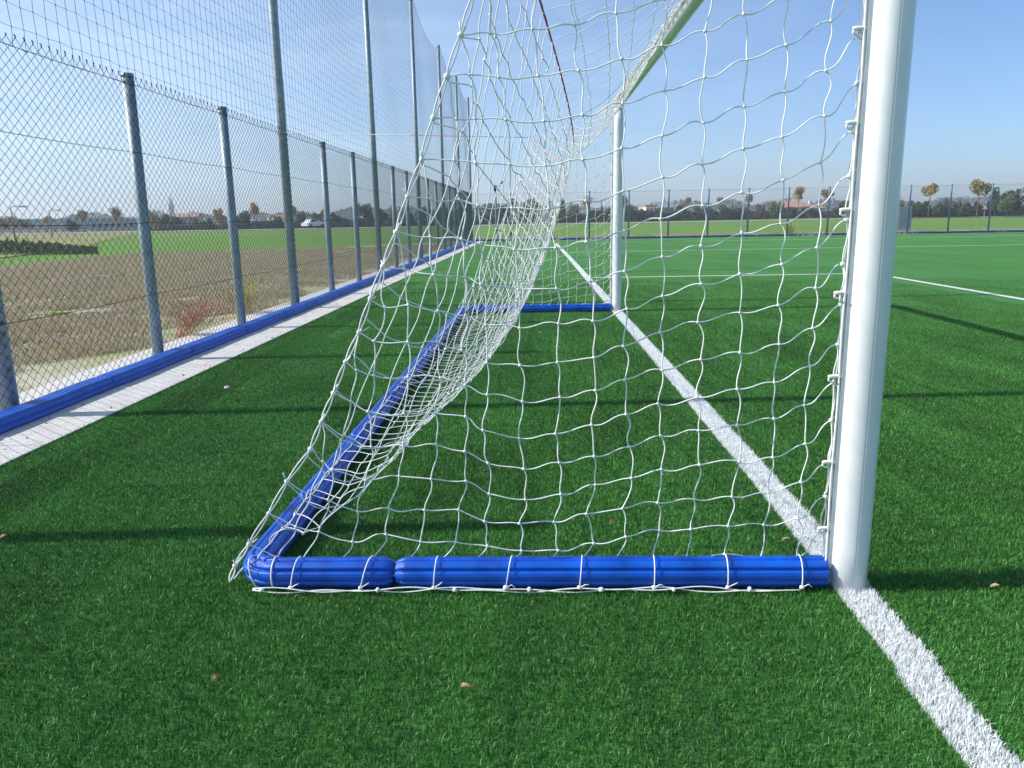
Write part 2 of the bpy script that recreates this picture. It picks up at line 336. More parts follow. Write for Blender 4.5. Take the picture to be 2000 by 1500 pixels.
# ================================================================ GOAL
goal=empty('football_goal'); tag(goal,'full size white football goal with blue foam padding on its ground frame','goal')
def post_profile(a=.059,b=.056):
    P=[]
    for t in np.linspace(0,2*math.pi,200,endpoint=False):
        k=1.0
        for g in (-math.pi/2,math.pi/2):      # fine seams of the extrusion
            d=abs((t-g+math.pi)%(2*math.pi)-math.pi)
            if d<.02: k=.985
        P.append((a*math.cos(t)*k,b*math.sin(t)*k))
    return P
for y in (0,W):
    p=MB(); n=14; path=[(0,y,z) for z in np.linspace(-.06,2.44,n)]
    prof=[(q[0],-q[1]) for q in post_profile()]
    V=np.array([(q[0],y+q[1],z) for z in np.linspace(-.06,2.445,n) for q in post_profile()]); kk=200
    i=(np.arange(n-1)*kk)[:,None]; j=np.arange(kk)[None]; j2=(j+1)%kk
    p.add(V,[np.stack([i+j,i+j2,i+kk+j2,i+kk+j],-1).reshape(-1,4),np.arange(kk)[::-1],np.arange(kk)+(n-1)*kk]); p.build('post',mt_post,goal,smooth=True)
    rl=MB(); rl.box(-.0685,-.056,y-.012,y-.004,.02,2.42); rl.box(-.0685,-.056,y+.004,y+.012,.02,2.42); rl.box(-.060,-.0555,y-.004,y+.004,.02,2.42); rl.build('net_rail',mt_rail,goal)
    zs=[un((u,v),1,0)[2] for u,v in [(1688,56),(1673,240),(1661,410),(1651,572),(1640,735),(1622,902),(1612,1031)]]+[1.93,2.16,2.36]
    for z in zs:
        c=MB(); t=np.linspace(0,1,7)
        c.tubes([[(-.058-.05*s,y-.004,z+.001*math.sin(s*3)) for s in t]],[[.0062]*6+[.0045]],8)
        c.tubes([[(-.104,y-.004,z),(-.106,y-.004,z-.011),(-.098,y-.004,z-.016),(-.088,y-.004,z-.014)]],.0035,6)
        c.build('net_clip',mt_clip,goal,smooth=True)
cb=MB(); n=10; V=np.array([(q[0],yy,2.499+q[1]) for yy in np.linspace(-.062,W+.062,n) for q in post_profile(.058,.056)]); kk=200
i=(np.arange(n-1)*kk)[:,None]; j=np.arange(kk)[None]; j2=(j+1)%kk
cb.add(V,[np.stack([i+j,i+kk+j,i+kk+j2,i+j2],-1).reshape(-1,4),np.arange(kk),np.arange(kk)[::-1]+(n-1)*kk]); cb.build('crossbar',mt_post,goal,smooth=True)
cr=MB(); cr.box(-.0690,-.0560,0,W,2.488,2.4935); cr.box(-.0690,-.0560,0,W,2.5045,2.51); cr.build('net_rail',mt_rail,goal)
# ground frame: steel tube inside fluted foam
D=1.955; PZ=.052
gf=MB()
for y in (0,W): gf.tubes([[(-.03,y,PZ),(-D+.1,y,PZ)]],.021,12)
gf.tubes([[(-D,.1,PZ),(-D,W-.1,PZ)]],.021,12); gf.build('ground_frame',mt_pipe,goal,smooth=True)
def flute(nl=8,r=.051,dep=.0115,ph=.0,fine=True):
    P=[]
    for t in np.linspace(0,2*math.pi,nl*16,endpoint=False):
        c=abs(math.cos(nl*(t+ph)/2)); g=(1-c)**2.2
        rr=r-dep*g
        if fine and c>.9: rr-=.0009*(math.sin(nl*(t+ph)*6)**2)
        P.append((rr*math.cos(t),rr*math.sin(t)))
    return P
def arc_path(c0,c1,c2,rad,n=10):
    """two legs joined by a rounded corner"""
    c0,c1,c2=map(np.array,(c0,c1,c2)); d1=(c1-c0)/np.linalg.norm(c1-c0); d2=(c2-c1)/np.linalg.norm(c2-c1)
    a=c1-d1*rad; b=c1+d2*rad; o_=a+d2*rad
    pts=[o_-d2*rad*math.cos(t)+d1*rad*math.sin(t) for t in np.linspace(0,math.pi/2,n)]
    return a,b,pts
def dens(a,b,step=.06):
    a,b=np.array(a,float),np.array(b,float); L=np.linalg.norm(b-a); n=max(3,int(L/step)); return [a+(b-a)*t for t in np.linspace(0,1,n)]
def pad(path,ph,r0=True,r1=True,name='foam_pad'):
    path=np.array(path,float)
    # add close rings at both ends for the rounded pinch
    L=np.concatenate([[0],np.cumsum(np.linalg.norm(np.diff(path,axis=0),axis=1))]); tot=L[-1]
    ds=[0,.004,.012,.024,.036]; s=np.array(sorted(set([*ds,*[tot-d for d in ds],*[x for x in L if .045<x<tot-.045]])))
    q=np.stack([np.interp(s,L,path[:,k]) for k in range(3)],1)
    sc=np.ones(len(s))
    e=lambda d:1-.30*max(0,1-d/.034)**2
    for i_,x in enumerate(s):
        if r0: sc[i_]*=e(x)
        if r1: sc[i_]*=e(tot-x)
    sc*=1+.006*np.sin(s*11+ph*5)
    m=MB(); m.sweep(q,flute(ph=ph),sc); return m.build(name,mt_blue,goal,smooth=True)
xj=un((773,1120),1,0)[0]
for y,sg in ((0,1),(W,-1)):
    pad(dens((-.075,y,PZ),(xj+.003,y,PZ)),.15,r0=False)
    a,b,arc=arc_path((xj,y,PZ),(-D,y,PZ),(-D,y+sg*2,PZ),.085,12)
    pad(dens((xj-.005,y,PZ),a)[:-1]+arc+dens(b,(-D,y+sg*.62,PZ))[1:],.15)
    tb=MB(); tb.tubes([[(xx,y+.053*math.cos(t),PZ+.053*math.sin(t)) for t in np.linspace(0,2*math.pi,25)] for xx in (-D+.085,)],.0028,6,caps=False)
    tb.tubes([[(-D+.02+.06*math.sin(t)*-.3,y+.056*math.cos(t)*.9-sg*0,PZ+.056*math.sin(t)) for t in np.linspace(0,2*math.pi,25)]],.0022,5,caps=False)
    tb.build('cable_tie',mt_clip,goal,smooth=True)
jy=[.625,1.52,2.42,3.32,4.22,5.12,6.02,W-.625]
for a_,b_ in zip(jy,jy[1:]): pad(dens((-D,a_,PZ),(-D,b_-.006,PZ)),.15+.1*a_)

# ================================================================ NET
net=empty('goal_net',(0,0,0)); tag(net,'white knotted twine net hung slack from the goal frame and a magenta cord','goal net',None)
TWR=.0021
def hermite(P0,P1,T0,T1,n):
    t=np.linspace(0,1,n)[None,:,None]; P0,P1,T0,T1=[np.asarray(a)[:,None,:] for a in (P0,P1,T0,T1)]
    return (2*t**3-3*t**2+1)*P0+(t**3-2*t**2+t)*T0+(-2*t**3+3*t**2)*P1+(t**3-t**2)*T1
cols={
0:[(1679,70),(1673,163),(1665,256),(1658,344),(1654,429),(1646,516),(1641,595),(1635,673),(1628,747),(1623,821),(1618,905),(1611,970),(1607,1035)],
1:[(1612,138.7),(1610,227),(1603,317),(1599.5,401.6),(1595,483.7),(1592,562.7),(1586,640.6),(1582.4,715.7),(1571.7,791.9),(1573,866.8),(1563,940.6),(1557,1012.4),(1557,1088)],
2:[(1537,87),(1532.6,179),(1526,268),(1529.5,352),(1523.7,437.4),(1526.3,516),(1519.5,595.8),(1521,672),(1512.6,747.3),(1511,818),(1509,892.9),(1500.7,962),(1491.8,1025.6),(1483.7,1093.8)],
3:[(1458,117.8),(1453,208.6),(1451,290.5),(1448.6,375.6),(1447,455.4),(1444.8,535),(1444.8,610),(1445.2,688.4),(1438.8,759.5),(1439,829.9),(1443,901),(1428.7,968.8),(1422.5,1027.8),(1415,1082)],
4:[(1375,151.5),(1374.2,239.4),(1372,320.5),(1371,402),(1368.8,480.5),(1368.8,554.1),(1363,629.3),(1368.7,701.9),(1359.7,775),(1364.4,840.5),(1366,907.6),(1355.4,975.8),(1348.4,1033),(1341.8,1093)],
5:[(1298.5,177),(1292.5,265.6),(1294,346.6),(1289.9,427.2),(1294,501.9),(1293.5,578.5),(1290,649.6),(1293.6,723.2),(1285,788.7),(1289.8,851.2),(1291.4,916),(1284.4,982),(1289,1038),(1275,1093)],
6:[(1215.5,202.7),(1214.5,289),(1217.3,373.2),(1219.9,450.7),(1219.5,529.6),(1224.3,603),(1217.2,676.3),(1221,741.3),(1222,808.5),(1229.2,873.2),(1232.7,932.5),(1215,992.5),(1222,1046.8),(1204.5,1096)],
7:[(1137.6,224),(1138,312),(1144.2,392),(1145.2,472),(1153.3,549.9),(1158,626.6),(1159.6,697.6),(1163,762.7),(1155,829.2),(1160,891),(1162.7,946.8),(1145,1003.3),(1159.4,1061),(1137,1093)],
8:[(1062.3,236),(1064.8,323.7),(1071,408),(1085,483.7),(1086.8,563.5),(1090.4,631.9),(1088.9,707.2),(1093.6,775.5),(1084.4,847),(1092,903),(1095,964.4),(1081.4,1019.3),(1090,1074.3),(1070,1099)],
9:[(988,233.6),(995,321),(1000,405.9),(1005,487),(1012,566),(1014.7,640.6),(1015.7,713.2),(1020,785),(1013.8,855.5),(1022.7,915.5),(1026,975),(1014.3,1021.5),(1018.7,1075.4),(1001,1097)],
10:[(927,231.5),(928.7,318.2),(932.8,401.6),(937,477.3),(939,555),(948.5,634.7),(950.7,708.3),(951.7,770),(943.2,839.5),(952.9,904.5),(955,964.8),(946.3,1017.6),(951.8,1066.6),(930,1099)],
11:[(891,231.5),(886.8,313),(896.5,389.2),(900.8,466.7),(908,541),(909,615.5),(901.6,683.7),(908,752),(909,813.9),(907.8,880.8),(910,939),(895.3,996),(890,1059),(857,1098)],
12:[None,None,(842,388),(840,462.4),(847.5,536),(854.8,607.4),(853.3,668.8),(860.8,737.5),(849,807.5),(851.5,868),(842.5,934),(829.3,995.6),(821.6,1057.4),(793,1100)],
13:[None,None,None,None,(788.8,525.3),(797.4,595),(796.4,667.7),(796.8,736),(788.7,807.5),(788,869.5),(779.2,930.3),(757.8,993),(753.4,1044),(729.7,1092)],
14:[None,None,None,None,None,(752,600),(730.7,665.6),(729.6,732.8),(719,803.2),(725.3,872),(715,936.5),(697.2,1001),(687.7,1059),(660,1099)],
15:[None]*7+[(696.5,722),(684.8,784),(668.8,852),(650.7,916),(640.8,975.8),(623.2,1038),(590,1096.3)],
16:[None]*10+[(629.8,901.7),(607.8,965.5),(578,1028.6),(543,1089.3)],
}
# col 0 and 1 start one row higher than listed
cols[0]=[(1684,-28)]+cols[0]
cols[1]=[(1621.6,41.6)]+cols[1]
edge=[(846,230.4),(823.5,312),(796.3,383.5),(773.9,452.8),(747.8,520),(723,584.7),(700.8,649.6),(674.6,707.2),(651.7,768),(627.2,824.5),(606.7,877.5),(561,940),(525,1003),(486,1063)]
NR=14
G={}   # (col,row) -> world point ; row 0..13, rows above are negative
def w3(uv,r):
    y=0 if r<13 else .012
    return un(uv,1,y)
for c,l in cols.items():
    for r_,uv in enumerate(l[:14]):
        if uv: G[(c,r_)]=w3(uv,r_)
for r_ in range(14): G[('e',r_)]=un(edge[r_],1,0)
def topz(x): return 2.44+(2.25-2.44)*min(1,max(0,-x/1.05))
E2=[(872.8,149.3),(899.5,68)]
G[('e',-1)]=un(E2[0],1,0); G[('e',-2)]=un(E2[1],1,0)
for r_ in range(-3,-7,-1): G[('e',r_)]=G[('e',r_+1)]+np.array([.0435,0,.1125])
known={(9,-1):(973.7,150.4),(9,-2):(958,64),(8,-1):(1050.6,147),(8,-2):(1039.9,56.5),(7,-1):(1129.7,138.2),(7,-2):(1123.3,47.4),(6,-1):(1213.3,115),(6,-2):(1202.7,26),(5,-1):(1292.5,88.5),(4,-1):(1376.8,60.4),(3,-1):(1453,26.7),(10,-1):(916.5,146)}
for k_,uv in known.items(): G[k_]=un(uv,1,0)
for c in range(0,11):
    for r_ in range(-1,-8,-1):
        if (c,r_) in G: continue
        if c>=10 or (c,r_+1) not in G: break
        p=G[(c,r_+1)]+np.array([.006*((-1)**r_),0,.122])
        # stop at the roof line and at the back edge
        if p[2]>topz(p[0])-.03: break
        xe=-1.204+(p[2]-1.70)*.39
        if p[0]<xe+.03: break
        G[(c,r_)]=p
g2=np.random.default_rng(5)
for k_ in list(G):
    if k_[0]!='e' and k_[0]!=0 and k_[1]<13: G[k_]=G[k_]+np.array([0,.02*math.sin(k_[0]*.9)*math.cos(k_[1]*.5)*0+g2.normal(0,.004),0])
segH=[];segV=[]
order=list(range(0,17))
rows=sorted({k_[1] for k_ in G})
for r_ in rows:
    chain=[(c,r_) for c in order if (c,r_) in G]
    if ('e',r_) in G: chain.append(('e',r_))
    for a_,b_ in zip(chain,chain[1:]): segH.append((b_,a_))          # left -> right
roofN=[]
for c in order:
    rs=[r_ for r_ in rows if (c,r_) in G]
    for a_,b_ in zip(rs,rs[1:]): segV.append(((c,a_),(c,b_)))        # top -> bottom
    t=rs[0]
    if c and t>-7:
        p=G[(c,t)]
        if p[2]>1.9 and p[0]>-1.0: G[('t',c)]=np.array([p[0],0,topz(p[0])]); segV.append((('t',c),(c,t)))
        elif ('e',t-1) in G: segV.append((('e',t-1),(c,t)))
def wiggle(segs,kind,G,rs):
    P0=np.array([G[a] for a,b in segs]); P1=np.array([G[b] for a,b in segs]); L=np.linalg.norm(P1-P0,axis=1,keepdims=True); m=len(segs)
    n=lambda s:rs.normal(0,s,(m,1))
    X=np.array([[1,0,0]]);Z=np.array([[0,0,1]]);Y=np.array([[0,1,0]])
    d=(P1-P0)/L
    if kind=='H':
        T0=L*(.75*X+.55*d+(-.22+n(.2))*Z+n(.15)*Y); T1=L*(.75*X+.55*d+(-.12+n(.2))*Z+n(.15)*Y)
    else:
        T0=L*(1.1*d+(.42+n(.22))*X+n(.15)*Y); T1=L*(1.2*d+(.12+n(.22))*X+n(.15)*Y)
    return hermite(P0,P1,T0,T1,12)
def side_panel(y,sg,name):
    m=MB(); rs=np.random.default_rng(11 if y==0 else 12)
    H=wiggle(segH,'H',G,rs); Vv=wiggle(segV,'V',G,rs)
    A=np.concatenate([H,Vv]).copy(); K=np.array([p for k_,p in G.items()])
    K2=K.copy()
    if y!=0:
        jit=rs.normal(0,.0,(1,)); A[...,1]=-A[...,1]+y; K2[:,1]=-K2[:,1]+y
    m.tubes(A,TWR,6,caps=False); m.blobs(K2,.0056)
    # little fringe ends at the back edge knots
    # ties over the pad and bottom rope
    ties=[(1,(1567,1146)),(3,(1422,1143)),(5,(1278,1150)),(7,(1132,1148)),(9,(988,1145)),(11,(846,1142)),(13,(703,1140)),(15,(567,1150))]
    s_=-1 if y==0 else 1
    br=[]
    for c,uv in ties:
        q=un(uv,1,-.062); top=G[(c,13)]; x0=top[0]
        p=[(x0,0,.112),(x0+(q[0]-x0)*.25,-.028,.108),(x0+(q[0]-x0)*.5,-.050,.085),(x0+(q[0]-x0)*.75,-.059,.055),(q[0],-.060,.026)]
        p=np.array([top]+p) if abs(top[2]-.112)>.004 else np.array([top]+p[1:]); p=p.copy(); 
        if y!=0: p[:,1]=y-p[:,1]
        tt=np.linspace(0,1,12); ss=np.linspace(0,1,len(p)); pp=np.stack([np.interp(tt,ss,p[:,k_]) for k_ in range(3)],1)
        m.tubes(pp,TWR,6); br.append((q[0],.026))
        e_=pp[-1]; m.blobs([e_],.009); m.tubes([[e_,e_+np.array([.018,s_*.004,.012]),e_+np.array([.03,s_*.004,.014+rs.normal(0,.008)])]],.0018,5)
    xs=np.linspace(-1.93,-.17,70)
    for k_ in range(2):
        zz=.020+.006*np.sin(xs*9+k_*1.7)+.004*np.sin(xs*23+k_*3); yy=-.0635-.003*np.sin(xs*17+k_*2)
        P_=np.stack([xs,yy,zz],1); P_[:,1]=P_[:,1] if y==0 else y-P_[:,1]
        m.tubes(P_,.0023,6)
    kx=np.array([-1.90,-1.52,-1.27,-1.03,-.80,-.57,-.33]); m.blobs(np.stack([kx,np.full(7,-.066) if y==0 else np.full(7,y+.066),np.full(7,.022)],1),.009)
    o=m.build(name,mt_cord,net,smooth=True); return o
side_panel(0,1,'side_net'); side_panel(W,-1,'side_net')
# corner edge ropes (double strand, knots with frayed ends) and ropes beside the posts
for y in (0,W):
    f=lambda p:np.array([p[0],p[1] if y==0 else y-p[1],p[2]])
    for side in ('edge','post'):
        m=MB(); ks=[('e',r_) for r_ in range(-6,14) if ('e',r_) in G] if side=='edge' else [(0,r_) for r_ in range(-6,14) if (0,r_) in G]
        K=[G[k_] for k_ in ks]
        if side=='edge': K=K+[un((459,1105),1,-.02),np.array([-2.012,-.045,.040])]
        else: K=K+[np.array([-.085,0,.06])]
        K=np.array([f(p) for p in K])
        for s_ in (0,1):
            if side=='edge' or s_==0:
                off=np.array([.0045*(1-2*s_),0,.0]); Q=[]
                for a_,b_ in zip(K,K[1:]):
                    for t in np.linspace(0,1,7)[:-1]:
                        Q.append(a_+(b_-a_)*t+off*(math.sin(t*math.pi)*1.3+.2))
                Q.append(K[-1]); m.tubes(np.array(Q),.0025,6)
            else:
                zz=np.linspace(.05,2.40,60); m.tubes(np.stack([-.0765+.0015*np.sin(zz*13),np.full(60,y-.008),zz],1),.0036,6)
        m.blobs(K[:-1],.0095 if side=='edge' else .008)
        for p in K[:-1]:
            for q_ in range(2 if side=='edge' else 1):
                d=np.array([random.uniform(-.2,1),random.uniform(-.4,.4),random.uniform(.1,1)]); d/=np.linalg.norm(d); Ln=random.uniform(.012,.035)
                m.tubes([[p,p+d*Ln*.6,p+d*Ln+np.array([0,0,.004])]],.0022,5)
            if side=='post':
                m.tubes([[p,p+np.array([.010,0,-.012]),p+np.array([.022,0,-.014])]],.002,5)
        m.build('edge_rope',mt_cord,net,smooth=True)
# the magenta back cord (top rear edge of the net)
s=np.linspace(0,1,160); wgt=4*s*(1-s)*(1+.118*(s-.5))
RP=np.stack([-1.1515+(-1.0474+1.1515)*s+.3804*wgt,W*s,2.2914+(2.1293-2.2914)*s-.5535*wgt],1)
m=MB(); m.tubes(RP[:118],.0042,8); m.build('back_cord',mt_pink,net,smooth=True)
m=MB(); m.tubes(RP[117:],.0036,8); o=m.build('back_cord',mt_pink2,net,smooth=True); o['label']='faded pale red end of the back cord'
# hanging panels relaxed as slack inextensible grids
def relax(P,pin,Lr,Lc,it=900,ground=.03):
    P=P.copy(); Q=P.copy()
    w_=(~pin).astype(float)
    for k_ in range(it):
        vel=(P-Q)*.985; Q=P.copy(); P=P+vel*(~pin)[...,None]; P[...,2]-=.0011*(~pin)
        for _ in range(7):
            for ax,L_ in ((0,Lr),(1,Lc)):
                for ph in (0,1):
                    if ax==0: a_=P[ph:-1:2]; b_=P[ph+1::2]; wa=w_[ph:-1:2]; wb=w_[ph+1::2]
                    else: a_=P[:,ph:-1:2]; b_=P[:,ph+1::2]; wa=w_[:,ph:-1:2]; wb=w_[:,ph+1::2]
                    n_=min(a_.shape[ax],b_.shape[ax]); 
                    sl=(slice(0,n_),) if ax==0 else (slice(None),slice(0,n_))
                    a_=a_[sl]; b_=b_[sl]; wa=wa[sl]; wb=wb[sl]
                    d=b_-a_; L=np.linalg.norm(d,axis=2)+1e-9; ex=np.maximum(0,L-L_)/L; ws=wa+wb; ws[ws==0]=1
                    a_+=d*(ex*wa/ws)[...,None]; b_-=d*(ex*wb/ws)[...,None]
            P[...,2]=np.where((P[...,2]<ground)&~pin,ground,P[...,2])
    return P
NY=56; NV=19
def rope_at(t):
    return np.stack([np.interp(t,s,RP[:,k_]) for k_ in range(3)],-1)
ti=np.linspace(0,1,NY+1)
eK=np.array([G[k_] for k_ in [('e',r_) for r_ in range(-6,14)]]+[(-2.0,-.02,.05)])
Le=np.concatenate([[0],np.cumsum(np.linalg.norm(np.diff(eK,axis=0),axis=1))]); 
edgeP=lambda t:np.stack([np.interp(t*Le[-1],Le,eK[:,k_]) for k_ in range(3)],-1)
B=np.zeros((NY+1,NV+1,3)); tv=np.linspace(0,1,NV+1)
ropeP=rope_at(ti); 
for i_ in range(NY+1):
    bot=np.array([-1.93,W*ti[i_],.095])
    B[i_]=ropeP[i_]+(bot-ropeP[i_])*tv[:,None]
    B[i_,:,0]+=.25*np.sin(tv*math.pi)
E0=edgeP(tv); B[0]=E0; E1=E0.copy(); E1[:,1]=W; B[-1]=E1
B[0,0]=ropeP[0]; B[-1,0]=ropeP[-1]
for i_ in range(NY+1):
    y_=W*ti[i_]
    B[i_,NV]=(-2.010,y_,.035); B[i_,NV-1]=(-1.930,y_,.100)
pin=np.zeros((NY+1,NV+1),bool); pin[0]=pin[-1]=True; pin[:,0]=True; pin[:,NV]=True; pin[:,NV-1]=True
Lc=np.interp(np.abs(ti-.5)*2,[0,.7,1],[.1225,.1265,.137])[:,None]
B=relax(B,pin,.1365,Lc,it=500,ground=.04)
def panel(name,P,amp,seed,n=8,skip_r=(),pinrows=True,kr=.0050,rad=.0019):
    rs=np.random.default_rng(seed); a,b=P.shape[:2]; m=MB()
    def seg(P0,P1,dirn):
        P0=P0.reshape(-1,3);P1=P1.reshape(-1,3); d=P1-P0; L=np.linalg.norm(d,axis=1,keepdims=True); k_=len(P0)
        sl=np.clip((.143-L)/.143,0,.5)*2+.15
        off=rs.normal(0,1,(k_,3))*np.array([.8,.8,.6]); off0=off*L*amp*sl*2.2; off1=-off0*.7+rs.normal(0,1,(k_,3))*L*amp*.5
        return hermite(P0,P1,d*1.1+off0,d*1.1+off1,n)
    m.tubes(seg(P[:-1,1:],P[1:,1:],0),rad,5,caps=False)
    m.tubes(seg(P[1:-1,:-1],P[1:-1,1:],1),rad,5,caps=False)
    m.blobs(P[1:-1].reshape(-1,3),kr); return m
m=panel('back_net',B,.38,3,rad=.0022)
m.build('back_net',mt_cord,net,smooth=True)
# bottom rope outside the back pad
ys=np.linspace(0,W,220); mb=MB(); mb.tubes(np.stack([-2.014+.004*np.sin(ys*19),ys,.030+.006*np.sin(ys*13)],1),.0028,6); mb.build('bottom_rope',mt_cord,net,smooth=True)
# roof panel
NT=8; T=np.zeros((NY+1,NT+1,3)); tt=np.linspace(0,1,NT+1)
for i_ in range(NY+1):
    a_=np.array([-.075,W*ti[i_],2.50]); T[i_]=a_+(ropeP[i_]-a_)*tt[:,None]; T[i_,:,2]-=0*np.sin(tt*math.pi)
pin=np.zeros((NY+1,NT+1),bool); pin[:,0]=pin[:,-1]=pin[0]=pin[-1]=True
T=relax(T,pin,.1375,(np.linalg.norm(T[:,1:]-T[:,:-1],axis=2).mean(1)*1.010)[:,None],it=300,ground=-5)
m=panel('roof_net',T,.22,4,rad=.0017,kr=.0042); m.build('roof_net',mt_cord,net,smooth=True)
ys=np.linspace(0,W,200); mb=MB(); mb.tubes(np.stack([-.085+.004*np.sin(ys*41),ys,2.500+.005*np.sin(ys*37)],1),.0028,6)
mb.blobs([(-.085,y_,2.50) for y_ in W*ti],.007); mb.build('edge_rope',mt_cord,net,smooth=True)
# guy line to the tall pole
gl_=empty('guy_line',RP[-1]); tag(gl_,'thin taut white and red line from the far net corner to a tall pole','guy line')
A=RP[-1]; Bp=np.array([FX+.07,8.2,2.33]); Cm=A+(Bp-A)*.47
g=MB(); g.tubes([[A-A,Cm-A]],.0042,6); g.build('red_cord',mt_pink2,gl_)
g=MB(); g.tubes([[Cm-A,Bp-A]],.0052,6); g.tubes([[Bp-A+np.array([-.07+.066*math.cos(t),.066*math.sin(t)+.0,0]) for t in np.linspace(0,2*math.pi,14)]],.004,5); g.build('white_cord',mt_cord,gl_)

# ================================================================ LEFT FENCE
FY0,FS=4.2876,1.979
def fy(n): return FY0+FS*n
def chain_link(m,length,z0,z1,wd=.0445,st=.0365,r=.0022,top_hook=True):
    """local: along x, upright z"""
    ns=int(length/wd); nz=int((z1-z0)/st); k_=np.arange(ns)[:,None]; j_=np.arange(nz+1)[None]
    sg=np.where((j_+k_)%2==0,1,-1); X=k_*wd+sg*wd*.52+rng.normal(0,.0012,(ns,nz+1)); Z=z0+j_*st+rng.normal(0,.0008,(ns,nz+1)); Yy=np.where(sg>0,.002,-.002)+0*X
    m.tubes(np.stack([X,Yy,Z],-1),r,3,caps=False)
    # twisted barbs on top
    x=(np.arange(ns)*wd)[:,None]; zt=z0+nz*st
    s1=np.where((np.arange(ns)+nz)%2==0,1,-1)[:,None]*wd*.5
    P=np.stack([np.concatenate([x+s1,x+s1+.004,x+s1-.003+rng.normal(0,.004,(ns,1))],1),np.zeros((ns,3)),np.concatenate([np.full((ns,1),zt),np.full((ns,1),zt+.012),zt+.020+rng.normal(0,.004,(ns,1))],1)],-1)
    m.tubes(P,r*2.1,4,caps=False)
fence=empty('chain_link_fence',(FX,0,0)); tag(fence,'green-grey chain link fence with steel posts along the left edge of the pitch','fence')
y0=fy(-3)-.05; LEN=fy(17)-y0
m=MB(); chain_link(m,LEN,.06,2.37)
o=m.build('wire_mesh',mt_wire,fence); o.location=(.058,y0,0); o.rotation_euler=(0,0,math.pi/2)
m=MB()
for z in (.60,1.20,1.77,2.31): 
    yy=np.linspace(y0,fy(17),160); m.tubes(np.stack([np.full(160,.066),yy,z-.012*np.abs(np.sin((yy-FY0)/FS*math.pi))],1),.0022,4)
m.build('tension_wire',mt_wire,fence)
def post_mesh(r,h,cap=True,taper=1.0):
    m=MB(); n=16
    m.tubes([[(0,0,-.3),(0,0,h*.5),(0,0,h)]],[[r,r*(1+taper)/2,r*taper]],20)
    if cap:
        m.tubes([[(0,0,h-.03),(0,0,h+.002)]],r*taper*1.06,20)
        for z in (h-.06,h-.075): m.tubes([[(r*1.02*math.cos(t),r*1.02*math.sin(t),z+.004*math.sin(t*3)) for t in np.linspace(0,2*math.pi,17)]],.0025,4,caps=False)
    for z in (1.77,1.2,.6): m.tubes([[(r*1.03*math.cos(t),r*1.03*math.sin(t),z) for t in np.linspace(0,2*math.pi,15)]],.002,4,caps=False)
    return m
first=None
for n_ in range(-3,18):
    if (n_-2)%3==0: continue
    if first is None: first=post_mesh(.048,2.40).build('post',mt_galv,fence,smooth=True); o=first
    else: o=first.copy(); COL.objects.link(o); o.parent=fence
    o.location=(0,fy(n_),0); o.rotation_euler=(0,random.uniform(-.004,.004),random.uniform(0,6))
# blue pads at the foot of the fence
prof=[(.0,.026),(.0,.090),(.010,.106),(.022,.110),(.031,.105),(.040,.110),(.056,.112),(.064,.106),(.073,.112),(.092,.112),(.101,.106),(.110,.111),(.130,.108),(.146,.099),(.154,.085),(.155,.066),(.148,.060),(.148,.055),(.161,.049),(.165,.038),(.160,.027)]
def base_pad(length):
    m=MB(); P=[(x,0,z) for x,z in prof]; n=len(prof)
    ys=[0,.01,.03,.06,*np.linspace(.1,length-.1,12),length-.06,length-.03,length-.01,length]; V=[]
    for y in ys:
        d=min(y,length-y); sc=1-.12*max(0,1-d/.045)**2
        for x,z in prof: V.append((.08+(x-.08)*sc+.004*math.sin(y*4.7),y,.065+(z-.065)*sc+.002*math.sin(y*7.1)))
    i=(np.arange(len(ys)-1)*n)[:,None]; j=np.arange(n)[None]; j2=(j+1)%n
    m.add(V,[np.stack([i+j,i+n+j,i+n+j2,i+j2],-1).reshape(-1,4),np.arange(n),np.arange(n)[::-1]+(len(ys)-1)*n]); return m
PL=1.33; bp=None; y=-2.2; 
while y<fy(17)-.2:
    if bp is None: bp=base_pad(PL-.006).build('base_pad',mt_blue2,fence,smooth=True); o=bp
    else: o=bp.copy(); COL.objects.link(o); o.parent=fence
    o.location=(.085,y,random.uniform(0,.002)-.012); y+=PL
# ---------------------------------------------------------------- ball stop netting on tall poles
bs=empty('ball_stop_netting',(FX,0,0)); tag(bs,'high dark ball-stop netting hung between tall steel poles above the left fence','netting')
tall=[n_ for n_ in range(-4,18) if (n_-2)%3==0]
TH=7.03; first=None
for n_ in tall:
    if first is None: first=post_mesh(.062,TH,True,.80).build('pole',mt_galv,bs,smooth=True); o=first
    else: o=first.copy(); COL.objects.link(o); o.parent=bs
    o.location=(0,fy(n_),0); o.rotation_euler=(0,random.uniform(-.003,.003),0)
ya,yb=fy(tall[0]),fy(17)
def topc(y):
    t=((y-FY0)/FS-2)/3; fr=t-np.floor(t); return TH-.05-.42*4*fr*(1-fr)
sp=.128; nyv=int((yb-ya)/sp); Y=ya+np.arange(nyv+1)*sp; nz_=36; t=np.linspace(0,1,nz_)
ZT=topc(Y)[:,None]; Z=2.30+(ZT-2.30)*t[None]; YY=Y[:,None]+.012*np.sin(t[None]*9+Y[:,None]*2)+rng.normal(0,.005,Z.shape); Z=Z+rng.normal(0,.004,Z.shape); XX=.072+.03*np.sin(Y[:,None]*1.3+t[None]*3)*t[None]*(1-t[None])*3
GP=np.stack([XX,YY,Z],-1)
m=MB(); m.tubes(GP,.0019,3,caps=False); m.tubes(GP.transpose(1,0,2)[:-1],.0014,3,caps=False); m.blobs(GP[:130].reshape(-1,3),.0045); m.build('netting',mt_net,bs)
m=MB(); m.tubes(GP[:,-1],.004,5); m.build('top_cable',mt_net,bs)

